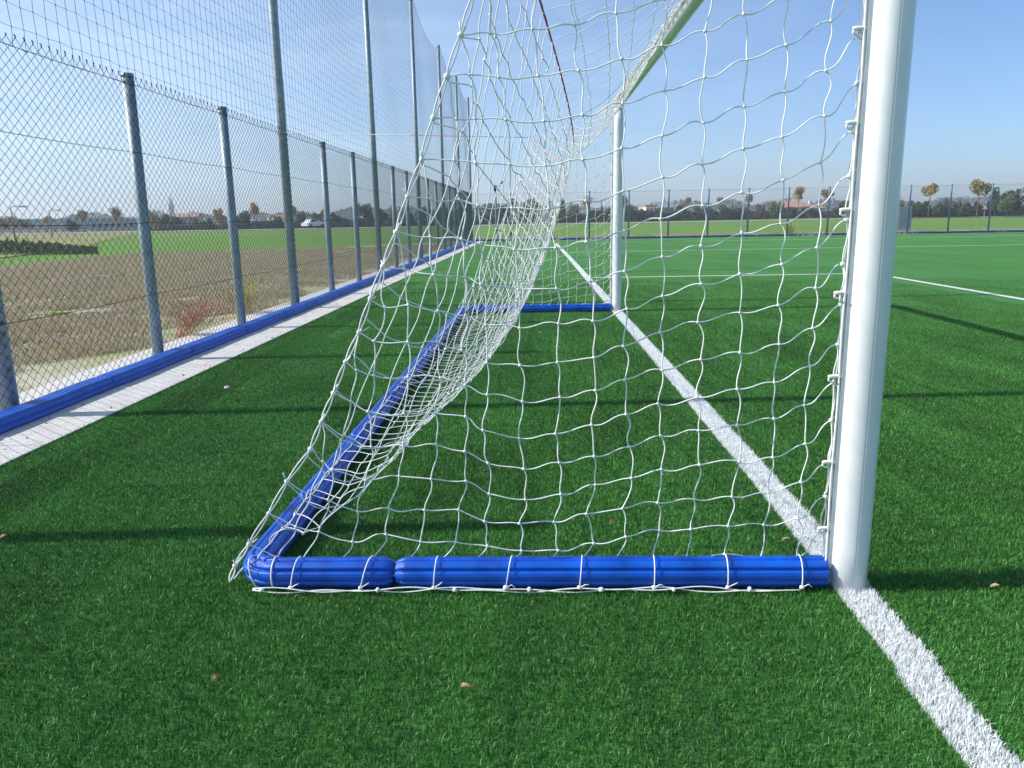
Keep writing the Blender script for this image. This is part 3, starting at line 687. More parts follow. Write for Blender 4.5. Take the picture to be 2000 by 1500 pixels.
# ================================================================ FAR FENCE
FFY=fy(17); ff=empty('chain_link_fence',(FX,FFY,0)); tag(ff,'chain link fence on blue-grey posts crossing behind the far touchline','fence')
m=MB(); chain_link(m,66,.06,2.37,wd=.052,st=.045,r=.0017); o=m.build('wire_mesh',mt_wire,ff); o.location=(0,-.06,0)
m=MB(); 
for z in (1.2,2.33): m.tubes([[(0,-.06,z),(66,-.06,z)]],.003,4)
m.build('tension_wire',mt_wire,ff)
mt_postb=material('painted_steel',(.12,.18,.25),(.17,.23,.30),rough=.5,scale=8)
first=None
for k_ in range(1,33):
    if first is None: first=post_mesh(.042,2.40).build('post',mt_postb,ff,smooth=True); o=first
    else: o=first.copy(); COL.objects.link(o); o.parent=ff
    o.location=(k_*2.0+.02,0,0)
mt_blue_shaded=material('blue_vinyl_shaded',(.010,.045,.20),(.02,.06,.26),rough=.6,scale=3)  # blue pad vinyl, darkened: the shade on the far pads' face is in the colour
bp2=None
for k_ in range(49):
    if bp2 is None: bp2=base_pad(PL-.006).build('base_pad',mt_blue_shaded,ff,smooth=True); o=bp2
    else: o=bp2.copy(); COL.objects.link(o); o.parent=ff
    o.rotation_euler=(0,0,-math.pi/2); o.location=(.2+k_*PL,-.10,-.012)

# ================================================================ SMALL THINGS
# corner flag
cf=empty('corner_flag',(float(wob(32.5))+.05,TY,0)); tag(cf,'small yellow corner flag hanging limp where goal line meets the far touchline','corner flag')
m=MB(); m.tubes([[(0,0,0),(0,0,.8),(0,0,1.52)]],.016,8); m.build('pole',mt_yellow,cf,smooth=True)
nu,nv=7,9; V=[];
for a_ in range(nv):
    for b_ in range(nu):
        u=b_/(nu-1); v=a_/(nv-1); V.append((-.02-.20*u*(.45+.35*math.sin(v*2.6)),.05*math.sin(u*7+v*2),1.5-.62*v-.10*u*u))
F=np.array([(a_*nu+b_,a_*nu+b_+1,(a_+1)*nu+b_+1,(a_+1)*nu+b_) for a_ in range(nv-1) for b_ in range(nu-1)]); o=mesh_obj('flag',V,[F],mt_yellow,cf,smooth=True)
sd=o.modifiers.new('thickness','SOLIDIFY'); sd.thickness=.004
# weeds by the fence
def twigs(n,h,spread,seed,lean=(0,0)):
    g=np.random.default_rng(seed); P=[]
    for i in range(n):
        a=g.uniform(0,2*math.pi); l=h*g.uniform(.5,1.1); sp_=g.uniform(.2,1)*spread; b=np.array([g.normal(0,.05),g.normal(0,.06),0]); pts=[]
        for t in np.linspace(0,1,6): pts.append(b+np.array([math.cos(a)*sp_*t**1.2+lean[0]*t+g.normal(0,.008),math.sin(a)*sp_*t**1.2+lean[1]*t+g.normal(0,.008),l*(t-.35*t*t*sp_/spread)]))
        P.append(pts)
        for q in range(3):
            k_=g.integers(2,5); a2=a+g.normal(0,1); st=pts[k_]; P.append([st+np.array([math.cos(a2)*.10*t,math.sin(a2)*.10*t,.08*t])*g.uniform(.6,1.3) for t in np.linspace(0,1,6)])
    return np.array(P)
def weed(name,loc,n,h,spread,mat,seed,label,lean=(0,0),r=.0022):
    P=twigs(n,h,spread,seed,lean); m=MB(); m.tubes(P,r,3,caps=False)
    nb=len(P)*18; g=np.random.default_rng(seed+1); att=np.repeat(g.uniform(0,1,len(P)),18)
    # small leaves
    C=P[:,2:].reshape(-1,3); C=C[g.integers(0,len(C),n*6)]+g.normal(0,.012,(n*6,3)); u_=g.normal(0,1,(n*6,3)); u_/=np.linalg.norm(u_,axis=1,keepdims=True); v_=np.cross(u_,g.normal(0,1,(n*6,3))); v_/=np.linalg.norm(v_,axis=1,keepdims=True)
    s_=.010; V=np.stack([C-u_*s_,C+v_*s_*.4,C+u_*s_,C-v_*s_*.4],1).reshape(-1,3); m.add(V,[np.arange(len(V)).reshape(-1,4)])
    att=np.concatenate([att,np.repeat(g.uniform(0,1,n*6),4)])
    o=m.build(name,mat,None,attr=att); o.location=loc; return tag(o,label,'weed')
weed('dry_weed',(-4.86,5.8,-.02),62,.50,.28,mt_weed_r,21,'tangled rust-red dry weed poking through the left fence beside the third post',lean=(.30,-.02),r=.0017)
weed('dry_weed',(-4.9,7.75,0),50,.55,.30,mt_weed_y,22,'yellow-green straw weed outside the fence just before the first tall pole')
weed('dry_weed',(17.2-5.2,38.6,-.05),40,.95,.45,mt_weed_y,23,'tall straw-coloured weed behind the far fence left of the near goal post',r=.006)
# dead leaves lying on the turf
def leaf(loc,L,seed,label,cat='leaf'):
    g=np.random.default_rng(seed); n=7; V=[]
    for i in range(n):
        t=i/(n-1); w_=L*.28*math.sin(math.pi*min(1,t*.92+.05))
        for s_ in (-1,0,1): V.append((L*(t-.5),s_*w_,.010*abs(s_)+L*.25*math.sin(t*3.1)*.5+g.normal(0,.0008)))
    F=np.array([(i*3+j,i*3+j+1,(i+1)*3+j+1,(i+1)*3+j) for i in range(n-1) for j in range(2)])
    o=mesh_obj('dead_leaf',V,[F],mt_leaf,smooth=True); o.location=loc; o.rotation_euler=(g.uniform(-.7,.7),g.uniform(-.5,.5),g.uniform(0,6)); sd=o.modifiers.new('t','SOLIDIFY'); sd.thickness=.0006
    return tag(o,label,cat)
for i,(u,v,L,lb) in enumerate([(912,1347,.036,'curled tan dead leaf standing up on the turf in front of the goal'),(855,1012,.028,'small pale dead leaf inside the goal on the shadow band'),(420,1328,.024,'brown dead leaf low at the left in the near turf'),(1454,977,.03,'orange-brown dead leaf just left of the white line inside the goal'),
    (1537,1057,.03,'brown dead leaf at the edge of the white line behind the near post'),(1564,1046,.026,'small dead leaf lying on the white goal line behind the post'),(1193,1021,.026,'thin reddish dead leaf in the middle of the goal turf'),(1056,651,.05,'dark shrivelled leaf on the turf toward the far side net'),(8,1050,.026,'brown leaf at the left picture edge beside the shadow band'),(1945,1148,.026,'tiny brown leaf beyond the post beside its shadow')]):
    p=un((u,v),2,.03); leaf(tuple(p),L,300+i,lb)
p=un((444,757),2,.03); m=MB(); m.blobs([(0,0,0)],.02); o=m.build('stone',mt_stone,smooth=True); o.location=tuple(p); o.scale=(1.3,1,.6); tag(o,'pale pebble lying on the turf between the fence and the goal','stone')

def litter(n):
    g=np.random.default_rng(77); m=MB(); C=np.stack([g.uniform(-4.08,-3.74,n),g.uniform(-1,22,n),np.full(n,.016)],1); m.blobs(C,g.gamma(2,.0016,n)+.0012)
    u_=g.normal(0,1,(n,3)); u_[:,2]*=.2; u_/=np.linalg.norm(u_,axis=1,keepdims=True); v_=np.cross(u_,[0,0,1.]); P=np.stack([g.uniform(-4.10,-3.5,n),g.uniform(-1,22,n),np.full(n,.024)],1); s_=g.uniform(.004,.014,(n,1))
    V=np.stack([P-u_*s_,P+v_*s_*.4+[0,0,.004],P+u_*s_,P-v_*s_*.4],1).reshape(-1,3); m.add(V,[np.arange(4*n).reshape(-1,4)]); return m
tag(litter(170).build('litter',mt_leaf),'fine dry leaf bits and grit drifted along the concrete kerb','litter',kind='stuff')
# rough growth and clods on the dry strip
def clods(n,x0,x1,y0,y1,seed):
    g=np.random.default_rng(seed); C=np.stack([g.uniform(x0,x1,n),g.uniform(y0,y1,n),np.zeros(n)],1); m=MB(); r=g.gamma(2,.004,n)+.004; m.blobs(C,r); return m
dp=[]
V,F,r=blades(1500,-.5,.5,-.5,.5,.03,.11,.006,1.1,401); dp.append(mesh_obj('dry_patch',V,F,mt_dryb,attr=r,link=False))
V,F,r=blades(900,-.5,.5,-.5,.5,.02,.07,.008,1.2,402); dp.append(mesh_obj('dry_patch',V,F,mt_dryb,attr=r,link=False))
V,F,r=blades(260,-.28,.28,-.28,.28,.03,.10,.012,1.0,403); dp.append(mesh_obj('green_patch',V,F,mt_grnb,attr=r,link=False))
m=clods(900,-.5,.5,-.5,.5,404); r_=np.repeat(rng.uniform(0,1,900),12); V=np.concatenate(m.V); dp.append(mesh_obj('clod_patch',V,[np.concatenate(m.F[3])],mt_clod,attr=r_,link=False))
pts=[];idx=[];rots=[];scl=[]
for gx in np.arange(-17,-4.9,.62):
    for gy in np.arange(-1,34,.62):
        x=gx+random.uniform(-.4,.4); y=gy+random.uniform(-.4,.4)
        if x>-5.2 or y>34+(x+5)*.35 : continue
        v=random.random()
        pts.append((x,y,-.03)); idx.append(0 if v<.30 else 1 if v<.46 else 2 if v<.74 else 3); rots.append(random.uniform(0,6.28)); scl.append(random.uniform(.8,1.25) if idx[-1]!=2 else random.uniform(.35,.8))
tag(gn_scatter('dry_grass',pts,rots,idx,dp,mt_dryb,scl),'sparse dry grass, clods and green sprigs on bare earth outside the left fence','dry grass',kind='stuff')
# ragged growth at the foot of the far fence
pts=[(random.uniform(-4,62),random.uniform(38.5,40.3),-.06) for _ in range(170)]
tag(gn_scatter('verge_growth',pts,[random.uniform(0,6) for _ in pts],[random.choice([0,0,2]) for _ in pts],dp,mt_dryb,[random.uniform(1.2,2.6) for _ in pts]),'ragged dry growth along the foot of the far fence','undergrowth',kind='stuff')

# ================================================================ DISTANCE
def crown_mesh(name,n,rx,rz,seed,lobes=9,leaf=.16,flat=.0,lod=1):
    g=np.random.default_rng(seed); C=[]
    lc=g.normal(0,1,(lobes,3)); lc/=np.linalg.norm(lc,axis=1,keepdims=True); lc*=g.uniform(.25,.68,(lobes,1)); lc[:,2]*=.9; lr=g.uniform(.26,.48,lobes)
    k_=g.integers(0,lobes,n); d=g.normal(0,1,(n,3)); d/=np.linalg.norm(d,axis=1,keepdims=True); P=lc[k_]+d*lr[k_][:,None]*g.uniform(.55,1.05,(n,1))**.6
    if flat: P[:,2]=np.maximum(P[:,2],-flat)
    u_=g.normal(0,1,(n,3)); u_/=np.linalg.norm(u_,axis=1,keepdims=True); v_=np.cross(u_,g.normal(0,1,(n,3))); v_/=np.linalg.norm(v_,axis=1,keepdims=True); s_=(leaf*g.uniform(.5,1.3,n))[:,None]
    V=np.stack([P-u_*s_,P+v_*s_*.6,P+u_*s_,P-v_*s_*.6],1).reshape(-1,3)*np.array([rx,rx,rz]); r=np.repeat(np.clip(.25+.5*g.random(n)+.25*g.random(lobes)[k_],0,1),4)
    return mesh_obj(name,V,[np.arange(n*4).reshape(-1,4)],mt_crown,attr=r,link=False)
CR={'round':[crown_mesh('crown',1100,1,1,s,11,.10,flat=.55) for s in (1,2,3)],'bush':[crown_mesh('crown',1300,1,1,s,12,.11,flat=.5) for s in (11,12,13,14)]}
def cone_mesh(seed):
    g=np.random.default_rng(seed); n=700; t=g.random(n)**.7; a=g.uniform(0,6.28,n); rr=(1-t)*g.uniform(.6,1,n)*1.0
    P=np.stack([np.cos(a)*rr*.45,np.sin(a)*rr*.45,-1+2*t],1); u_=g.normal(0,1,(n,3)); u_/=np.linalg.norm(u_,axis=1,keepdims=True); v_=np.cross(u_,[0,0,1]); s_=.08
    V=np.stack([P-u_*s_,P+v_*s_,P+u_*s_,P-v_*s_],1).reshape(-1,3); return mesh_obj('crown',V,[np.arange(n*4).reshape(-1,4)],mt_crown,attr=np.repeat(g.random(n),4),link=False)
CR['cone']=[cone_mesh(31),cone_mesh(32)]
def trunk_mesh():
    m=MB(); m.tubes([[(0,0,-.02),(.01,0,.4),(-.01,.01,.75),(0,0,1)]],[[.05,.042,.036,.02]],8)
    for a in (0.5,2.6,4.4): m.tubes([[(0,0,.62),(math.cos(a)*.12,math.sin(a)*.12,.8),(math.cos(a)*.2,math.sin(a)*.2,1.02)]],[[.022,.016,.008]],6)
    V=np.concatenate(m.V); return mesh_obj('trunk',V,[np.concatenate(f) for f in m.F.values()],mt_trunk,smooth=True,link=False)
TM=trunk_mesh().data
GOLD=(.42,.27,.07,1); GOLD2=(.34,.26,.08,1); DG=(.050,.085,.030,1); MG=(.090,.125,.045,1); BG=(.080,.11,.075,1); YG=(.17,.20,.065,1); BR=(.15,.12,.075,1)
GC=[GOLD,GOLD2,(.38,.23,.06,1)]
def ground_pt(px,d):
    p=un((px,hz(px)),1,d-2.344); return p[0],p[1]
def tree(px,top,wpx,kind,d,col,label,group=None,crown_h=None,nm='tree'):
    x,y=ground_pt(px,d); h=CAM[2]+(hz(px)-top)/FPX*d; wr=wpx/FPX*d/2
    root=empty(nm,(x,y,-.1),random.uniform(0,6))
    if kind=='round': ch=wr*1.0 if crown_h is None else crown_h/FPX*d/2*1.25
    elif kind=='cone': ch=h/2
    else: ch=h*.52
    c=random.choice(CR[kind]).copy(); COL.objects.link(c); c.parent=root; c.scale=(wr*1.02,wr*1.02,ch*1.05); c.location=(0,0,h+.1-ch*.97); c.color=col; c.name='crown'; c.rotation_euler=(0,0,random.uniform(0,6))
    t=bpy.data.objects.new('trunk',TM); COL.objects.link(t); t.parent=root; t.scale=(wr*.9,wr*.9,max(.3,h+.1-ch*1.3)) if kind=='round' else (wr*.6,wr*.6,h*.5)
    tag(root,label,'tree' if nm!='shrub' else 'shrub',group); return root
def between(px):
    """which gap of the far fence posts a picture column falls in"""
    P=[(FX+.02+2*k_) for k_ in range(0,33)]
    x=un((px,hz(px)),1,FFY)[0]; return int((x-FX)//2)
ORD=['zeroth','first','second','third','fourth','fifth','sixth','seventh','eighth','ninth','tenth','eleventh','twelfth','thirteenth','fourteenth','fifteenth','sixteenth','seventeenth','eighteenth','nineteenth','twentieth']
# street trees in autumn colour, right of the far corner: (x, crown top, crown width, crown height, distance, words)
SG='autumn street trees along the road beyond the field'
for px,top,wp_,chp,d,lb in [(1147,383,28,28,150,'olive-gold street tree rising above the hedge left of the far goal post'),
    (1216,378,20,28,150,'orange-gold street tree half hidden by the far goal post'),
    (1342,384,18,17,175,'small orange round-headed street tree right of the pale villa'),
    (1407,384,17,14,175,'small golden street tree with a flat crown above a broad green bush'),
    (1462,379,18,17,165,'small yellow street tree next to a far fence post, above grey bushes'),
    (1559,365,26,26,135,'tall golden street tree in front of the white house'),
    (1614,368,28,20,135,'wide golden street tree crossed by a fence post right of the white house'),
    (1814,357,33,28,120,'round golden street tree just right of the near goal post'),
    (1909,348,42,37,112,'largest ragged golden street tree, left of the triangular road sign'),
    (1751,378,26,34,118,'dull golden tree half hidden behind the near goal post')]:
    tree(px,top,wp_,'round',d,random.choice(GC),lb,SG,chp)
LG='autumn trees beyond the left field'
for px,top,wp_,chp,d,lb in [(28,418,24,26,150,'yellow tree behind the leftmost street lamp'),(93,419,22,18,150,'small round golden tree near the second street lamp'),
    (161,406,24,26,140,'pointed golden-brown tree left of the first fence post, beside a dark bush'),(229,403,28,28,140,'round golden tree directly left of the nearest whole fence post'),
    (299,404,30,44,130,'tall golden-green tree directly right of the nearest whole fence post'),(431,401,28,40,130,'golden-green tree just left of the second whole fence post'),
    (498,396,26,24,130,'neat round golden tree beside the white flat-roofed block'),(573,399,16,22,135,'golden tree partly hidden behind the first tall pole'),
    (634,403,18,22,140,'golden tree partly behind the fence post right of the parked car'),(703,397,18,26,140,'golden tree right of the fifth fence post'),(769,400,20,24,140,'golden tree left of the net edge in the dark tree line')]:
    tree(px,top,wp_,'round',d,random.choice(GC),lb,LG,chp)
# darker trees and bushes, each its own
HG='dark trees and bushes of the far tree line'
rows_=[ # px, top, width, kind, dist, colour, words
 (1980,368,60,'bush',118,DG,'large dark green tree mass at the right picture edge'),(1945,364,34,'bush',120,DG,'tall dark green tree behind the triangular road sign'),(1966,376,30,'bush',110,YG,'yellowish green tree in front of the dark trees at the right edge'),
 (1885,398,30,'bush',116,MG,'mid green bush under the largest golden street tree'),(1852,383,26,'bush',150,BG,'dusky grey-green tree between the two rightmost golden street trees'),(1868,391,20,'bush',130,BR,'brown-tinged bush between the two rightmost golden street trees'),
 (1836,398,34,'bush',122,DG,'dark hedge bush right of the round golden tree'),(1800,398,34,'bush',124,DG,'dark hedge bush below the round golden tree'),(1780,392,20,'bush',128,MG,'green bush between the cabinet and the round golden tree'),
 (1648,392,30,'bush',126,DG,'dark leafy tree directly left of the near goal post'),(1632,402,22,'bush',130,BG,'grey-green bush left of the dark tree by the near post'),(1585,402,28,'bush',134,MG,'green bush in front of the red roofed houses'),
 (1545,404,26,'bush',132,DG,'dark bush under the white house wall'),(1508,392,18,'bush',140,YG,'light green upright tree left of the white house'),(1524,392,18,'bush',140,YG,'light green tree touching the white house'),
 (1484,400,26,'bush',146,BR,'brownish bush left of the light green trees'),(1440,402,22,'bush',160,DG,'dark bush right of the broad green bush'),(1418,398,44,'bush',150,MG,'broad rounded green bush in the middle of the tree line'),
 (1430,396,16,'cone',170,BG,'bluish pointed tree right of the broad green bush'),(1385,404,22,'bush',160,BR,'brownish hedge bush left of the broad green bush'),(1362,402,22,'bush',170,BG,'greyish bush between two small golden street trees'),
 (1330,398,24,'bush',165,DG,'dark tree just right of the pale villa'),(1288,404,30,'bush',150,MG,'green bush in front of the pale villa'),(1250,404,18,'bush',170,DG,'small dark tree left of the pale villa'),
 (1230,400,26,'bush',150,BG,'grey-green bush right of the far goal post'),(1175,396,20,'cone',170,DG,'dark pointed tree just left of the far goal post'),(1190,400,20,'bush',160,DG,'dark bush behind the far goal post'),
 (1120,398,28,'bush',165,BR,'brown-green tree right of the corner flag'),(1098,388,20,'bush',150,DG,'dark tree above the corner flag'),(1040,382,52,'bush',140,DG,'big dark green tree seen through the folded back net'),
 (992,386,52,'bush',130,DG,'broad dark green tree right of the lone lamp post'),(958,398,44,'bush',160,BR,'bare brownish tree behind the lone lamp post'),(932,406,34,'bush',150,MG,'green bush at the far corner of the two fences'),
 (1010,404,40,'bush',125,MG,'light green bush low behind the lone lamp post'),(905,404,30,'bush',160,DG,'dark tree behind the far end of the left fence'),(868,402,36,'bush',150,BR,'brown and green tree through the far left fence'),
 (830,404,34,'bush',150,DG,'dark green tree seen left of the net edge'),(796,406,30,'bush',150,BG,'grey-green tree behind the third tall pole'),(745,402,32,'bush',140,MG,'mid green tree right of the second tall pole'),
 (718,398,26,'bush',140,DG,'dark green tree left of the second tall pole'),(655,412,26,'bush',132,DG,'round dark bush right of the parked car'),(618,414,24,'bush',140,MG,'green bush behind the parked car'),
 (590,412,22,'bush',150,DG,'dark bush left of the parked car'),(584,412,10,'cone',170,BG,'dark pointed tree beside the first tall pole'),(540,420,30,'bush',135,MG,'bush in front of the white flat-roofed block'),
 (478,412,32,'bush',135,DG,'dark green tree right of the second whole fence post'),(458,414,26,'bush',140,BG,'grey-green tree behind the second whole fence post'),(405,424,32,'bush',135,MG,'pale green bush midway between two whole fence posts'),
 (372,414,11,'cone',160,DG,'narrow dark conifer between two whole fence posts'),(345,420,30,'bush',140,MG,'green bush below the church spire'),(322,418,26,'bush',140,DG,'dark bush right of the tall golden-green tree'),
 (383,424,16,'bush',150,DG,'small dark bush right of the narrow conifer'),(140,424,24,'bush',110,BG,'bluish green bush left of the pointed golden-brown tree'),(48,424,26,'bush',165,BG,'dusky bush right of the yellow tree at the left'),(8,424,26,'bush',160,MG,'green bush at the left picture edge'),
]
for px,top,wp_,kd,d,col,lb in rows_:
    tree(px,top,wp_,kd,d,col,lb,HG,nm='tree')
# low hedge mass running below the trees (nobody could count it)
def mass(name,x0,x1,d0,d1,h,n,seed,leaf,label,cols_):
    g=np.random.default_rng(seed); px=g.uniform(x0,x1,n); d=g.uniform(d0,d1,n); P=[]
    cz=(np.interp(px,np.linspace(x0,x1,60),g.uniform(.45,1,60))*h)*np.clip((x1-px)/(170 if name=='bramble_bank' else 4),0,1)
    q=np.array([un((a_,hz(a_)),1,b_-2.344) for a_,b_ in zip(px,d)]); z=g.random(n)**.8*cz; P=np.stack([q[:,0],q[:,1],z-.1],1)
    u_=g.normal(0,1,(n,3)); u_/=np.linalg.norm(u_,axis=1,keepdims=True); v_=np.cross(u_,g.normal(0,1,(n,3))); v_/=np.linalg.norm(v_,axis=1,keepdims=True); s_=leaf*g.uniform(.5,1.3,(n,1))
    V=np.stack([P-u_*s_,P+v_*s_*.7,P+u_*s_,P-v_*s_*.7],1).reshape(-1,3); o=mesh_obj(name,V,[np.arange(n*4).reshape(-1,4)],mt_crown,attr=np.repeat(g.random(n),4)); o.color=cols_; tag(o,label,'hedge',kind='stuff')
mass('hedgerow',920,1730,150,158,2.3,26000,51,.26,'dark continuous hedgerow at the far side of the green field',(.075,.085,.05,1))
mass('hedgerow',1730,2100,124,130,2.6,16000,52,.24,'dark hedgerow along the road at the right',(.06,.085,.038,1))
mass('hedgerow',280,930,134,142,1.6,22000,53,.24,'low dark hedgerow beyond the left field',(.075,.085,.055,1))
mass('far_wood',-100,2100,420,520,9,26000,54,.9,'distant bluish belt of trees on the horizon',(.10,.12,.12,1))
mass('bramble_bank',-80,185,34,46,.75,16000,55,.045,'dark green bramble bank at the left beyond the dry strip',(.075,.11,.045,1))

# houses
def house(px,dist,wpx,eave,ridge,depth,col,label,roofm=mt_roof,rot=0,wins=3,storeys=2,flat=False,name='house'):
    x,y=ground_pt(px,dist); wd=wpx/FPX*dist; he=CAM[2]+(hz(px)-eave)/FPX*dist+.1; hr=CAM[2]+(hz(px)-ridge)/FPX*dist+.1
    root=empty(name,(x,y,-.1),rot); h2=wd/2; m=MB(); m.box(-h2,h2,0,depth,0,he)
    if not flat: m.add([(-h2+.002,0.002,he),(-h2+.002,depth-.002,he),(-h2+.002,depth/2,hr-.1),(h2-.002,0.002,he),(h2-.002,depth-.002,he),(h2-.002,depth/2,hr-.1)],[np.array([(0,2,1),(3,4,5)])])
    o=m.build('wall',mt_wall,root); o.color=col
    m=MB(); e=.4
    if flat: m.box(-h2-.2,h2+.2,-.2,depth+.2,he+.003,max(hr,he+.3))
    else:
        V=[(-h2-e,-e,he-.15),(h2+e,-e,he-.15),(h2+e,depth/2,hr),(-h2-e,depth/2,hr),(h2+e,depth+e,he-.15),(-h2-e,depth+e,he-.15)]; V2=[(a_,b_,c_+.18) for a_,b_,c_ in V]
        m.add(V+V2,[np.array([(0,3,2,1),(3,5,4,2),(6,7,8,9),(9,8,10,11),(0,1,7,6),(5,11,10,4),(1,2,8,7),(2,4,10,8),(0,6,9,3),(3,9,11,5)])])
    rf=m.build('roof',roofm,root)
    if not flat:
        c_=MB(); c_.box(h2*.3,h2*.3+.6,depth*.5-.3,depth*.5+.3,hr-.4,hr+.8); c_.build('chimney',mt_conc,rf)
    for s_ in range(storeys):
        for k_ in range(wins):
            wx=-h2+wd*(k_+.5)/wins; wz=he*(s_+.35)/storeys; q=MB(); ww=min(.55,wd/wins*.28); q.box(wx-ww,wx+ww,-.06,-.003,wz,wz+he/storeys*.42); f_=q.build('window',mt_wall,root); f_.color=tuple(.8*c_ for c_ in col[:3])+(1,)
            q=MB(); q.box(wx-ww+.08,wx+ww-.08,-.075,-.062,wz+.08,wz+he/storeys*.42-.08); q.build('pane',mt_glass,f_)
    tag(root,label,'house' if name=='house' else 'building'); return root
house(1543,165,38,405,394,9,(.80,.78,.72,1),'white house with a red tiled roof behind the tall golden tree',rot=-.25)
house(1590,170,34,407,400,8,(.62,.50,.40,1),'low brown house with red roof right of the white house',rot=.1,storeys=1)
house(1302,205,30,406,396,9,(.55,.42,.38,1),'brownish pink villa under a dark pitched roof above the hedge',roofm=mt_roofg,rot=.2)
house(1272,200,20,404,401,8,(.78,.72,.60,1),'pale cream villa with flat roof left of the pink villa',flat=True,rot=.1)
house(545,175,62,424,420,14,(.80,.78,.72,1),'white flat-roofed block behind the left field',flat=True,wins=5,rot=-.5,name='building')
house(232,150,110,432,428,20,(.30,.35,.42,1),'long blue-grey industrial shed left of the first fence post',flat=True,wins=9,storeys=1,rot=.05,roofm=mt_roofg,name='building')
house(70,190,180,436,428,24,(.34,.42,.55,1),'long low blue shed with a pale band at the far left',flat=True,wins=12,storeys=1,rot=.05,roofm=mt_roofg,name='building')
m=house(60,140,150,449,447,6,(.85,.85,.84,1),'low white canopy building in front of the blue shed',flat=True,wins=8,storeys=1,rot=.03,name='building')
house(362,230,40,424,418,10,(.60,.40,.32,1),'small house with red roof between two whole fence posts',rot=.2)
# church
x,y=ground_pt(338,420); ch=empty('church_tower',(x,y,-.1)); m=MB(); m.box(-1.0,1.0,-1.0,1.0,0,10.5); o=m.build('wall',mt_wall,ch); o.color=(.28,.28,.30,1)
m=MB(); m.add([(-1.1,-1.1,10.5),(1.1,-1.1,10.5),(1.1,1.1,10.5),(-1.1,1.1,10.5),(0,0,15.5)],[np.array([(0,1,4),(1,2,4),(2,3,4),(3,0,4)]),np.array([3,2,1,0])]); m.build('spire',mt_roofg,ch); tag(ch,'slim dark church spire on the left horizon','church tower')
# parked car
x,y=ground_pt(612,130); car=empty('parked_car',(x,y,0),.95); tag(car,'small white car parked at the edge of the left field','car')
prof=[(-1.9,.35),(-1.92,.75),(-1.45,.92),(-.95,1.38),(.45,1.42),(1.0,1.0),(1.75,.85),(1.92,.62),(1.9,.35)]
n=len(prof); V=[(a_,s_*(.82 if b_<1.1 else .66),b_) for s_ in (-1,1) for a_,b_ in prof]; q=np.array([(i,(i+1)%n,(i+1)%n+n,i+n) for i in range(n)])
m=MB(); m.add(V,[q,np.arange(n)[::-1],np.arange(n)+n]); m.build('body',mt_carw,car)
m=MB()
for s_ in (-1,1): m.add([(-1.2,s_*.80,1.0),(.75,s_*.80,1.0),(.35,s_*.69,1.36),(-.85,s_*.69,1.34)],[np.array([(0,1,2,3)])])
m.build('window',mt_glass,car)
for wx in (-1.2,1.2):
    for s_ in (-1,1): m=MB(); m.tubes([[(wx,s_*.70,.33),(wx,s_*.86,.33)]],.33,18); m.build('wheel',mt_rubber,car)
# lamp posts
def lamp(px,dist,top,label,arm=1,base=None,double=True):
    x,y=ground_pt(px,dist); h=CAM[2]+(hz(px)-top)/FPX*dist; root=empty('lamp_post',(x,y,-.1)); m=MB(); m.tubes([[(0,0,0),(0,0,h/2),(0,0,h+.1)]],[[.09,.07,.05]],10); m.build('pole',mt_postb,root,smooth=True)
    m=MB(); m.tubes([[(-.05,0,h+.06),(arm*.5,0,h+.16),(arm*1.2,0,h+.14+ (0 if double else .35))]],.04,8); m.build('arm',mt_postb,root)
    m=MB(); e=.14+(0 if double else .35); m.box(min(arm*1.0,arm*1.55),max(arm*1.0,arm*1.55),-.14,.14,h+e-.10,h+e+.02); m.build('lamp_head',mt_postb,root); tag(root,label,'lamp post')
lamp(26,75,405,'dark street lamp at the far left with its arm toward the right'); lamp(99,100,412,'street lamp in front of the left sheds, second from the picture edge')
x,y=ground_pt(970,46); root=empty('floodlight_pole',(x,y,-.1)); m=MB(); m.tubes([[(0,0,0),(-.02,0,1.6),(-.06,0,3.1)]],[[.07,.06,.05]],10); m.build('pole',mt_postb,root,smooth=True)
m=MB(); m.tubes([[(-.06,0,2.9),(.1,0,3.06),(.42,0,3.28)]],.022,8); m.build('arm',mt_postb,root); m=MB(); m.box(-.13,.02,-.07,.07,2.78,3.1); m.build('junction_box',mt_wire,root)
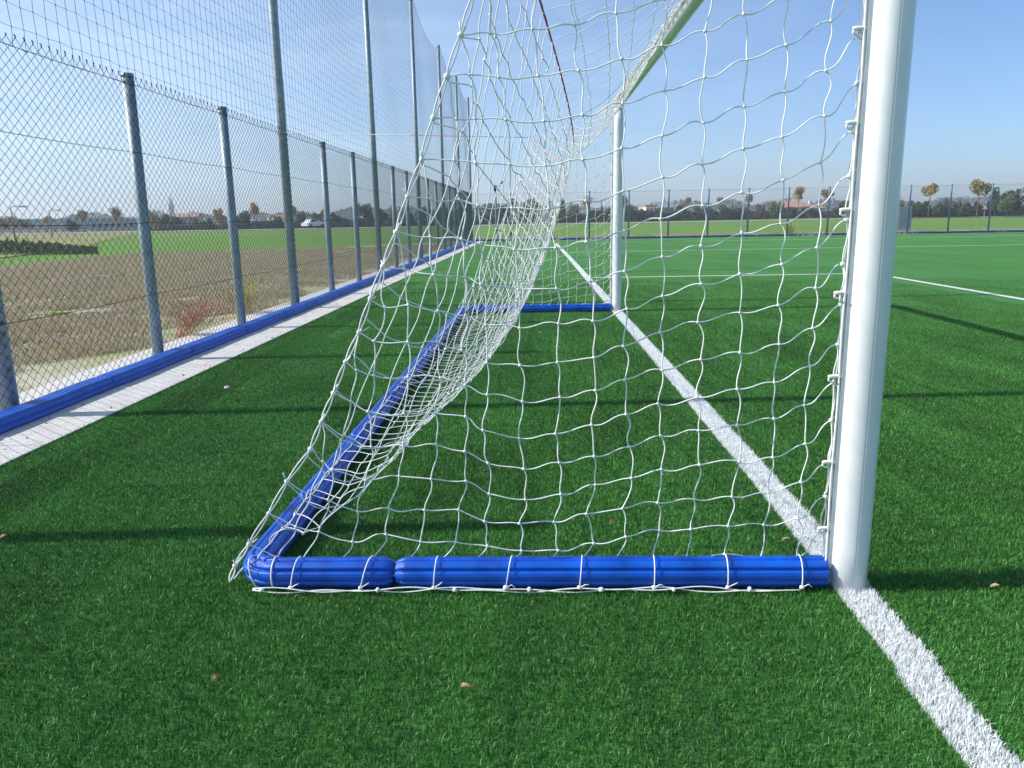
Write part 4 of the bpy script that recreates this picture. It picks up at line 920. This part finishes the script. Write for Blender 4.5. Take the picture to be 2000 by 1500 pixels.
m=MB(); m.tubes([[(.28,0,3.2),(.46,0,3.32)]],.05,8); m.build('lamp_head',mt_wire,root); tag(root,'lone grey lamp post with a slanting arm behind the far left corner','lamp post')
# road sign
x,y=ground_pt(1924,104); sgn=empty('road_sign',(x,y,-.1)); h=CAM[2]+(hz(1924)-404)/FPX*104
m=MB(); m.tubes([[(0,0.06,0),(0,0.06,h+.45)]],.035,8); m.build('pole',mt_pipe,sgn)
def tri(s_,y_,th): return [(-s_,y_,h-s_*.58),(s_,y_,h-s_*.58),(0,y_,h+s_*1.15),(-s_,y_+th,h-s_*.58),(s_,y_+th,h-s_*.58),(0,y_+th,h+s_*1.15)]
tf=[np.array([(0,1,2),(5,4,3)]),np.array([(0,3,4,1),(1,4,5,2),(2,5,3,0)])]
m=MB(); m.add(tri(.44,0,.02),tf); m.build('border',mt_red,sgn); m=MB(); m.add(tri(.31,-.006,.004),tf); m.build('face',mt_signw,sgn); tag(sgn,'triangular white and red warning sign by the road at the right','road sign')
# cabinet behind the far fence
p=un((1763,455),2,0); cab=empty('cabinet',(un((1762,440),1,39.6)[0],39.6,0)); m=MB(); m.box(-.36,.36,-.2,.2,.14,1.36); m.build('body',mt_cab,cab); m=MB(); m.box(-.30,.30,-.215,-.203,.20,1.30); m.build('door',mt_cab,cab); m=MB(); m.box(-.6,.75,-.32,.32,-.1,.138); m.build('plinth',mt_conc,cab)
tag(cab,'grey metal cabinet on a concrete plinth behind the far fence, right of the near post','cabinet')

# ---------------------------------------------------------------- air
hm=bpy.data.materials.new('haze_air'); hm.use_nodes=True; n=hm.node_tree.nodes; b=n['Principled BSDF']; n.remove(b); pv=n.new('ShaderNodeVolumePrincipled'); pv.inputs['Color'].default_value=(.86,.92,1,1); pv.inputs['Density'].default_value=.0009; pv.inputs['Anisotropy'].default_value=.2
hm.node_tree.links.new(pv.outputs[0],n['Material Output'].inputs['Volume'])
m=MB(); m.box(-700,700,-80,700,-1.2,24); o=m.build('haze',hm); tag(o,kind='stuff'); o['label']='thin pale air haze over the fields'; o['category']='haze'
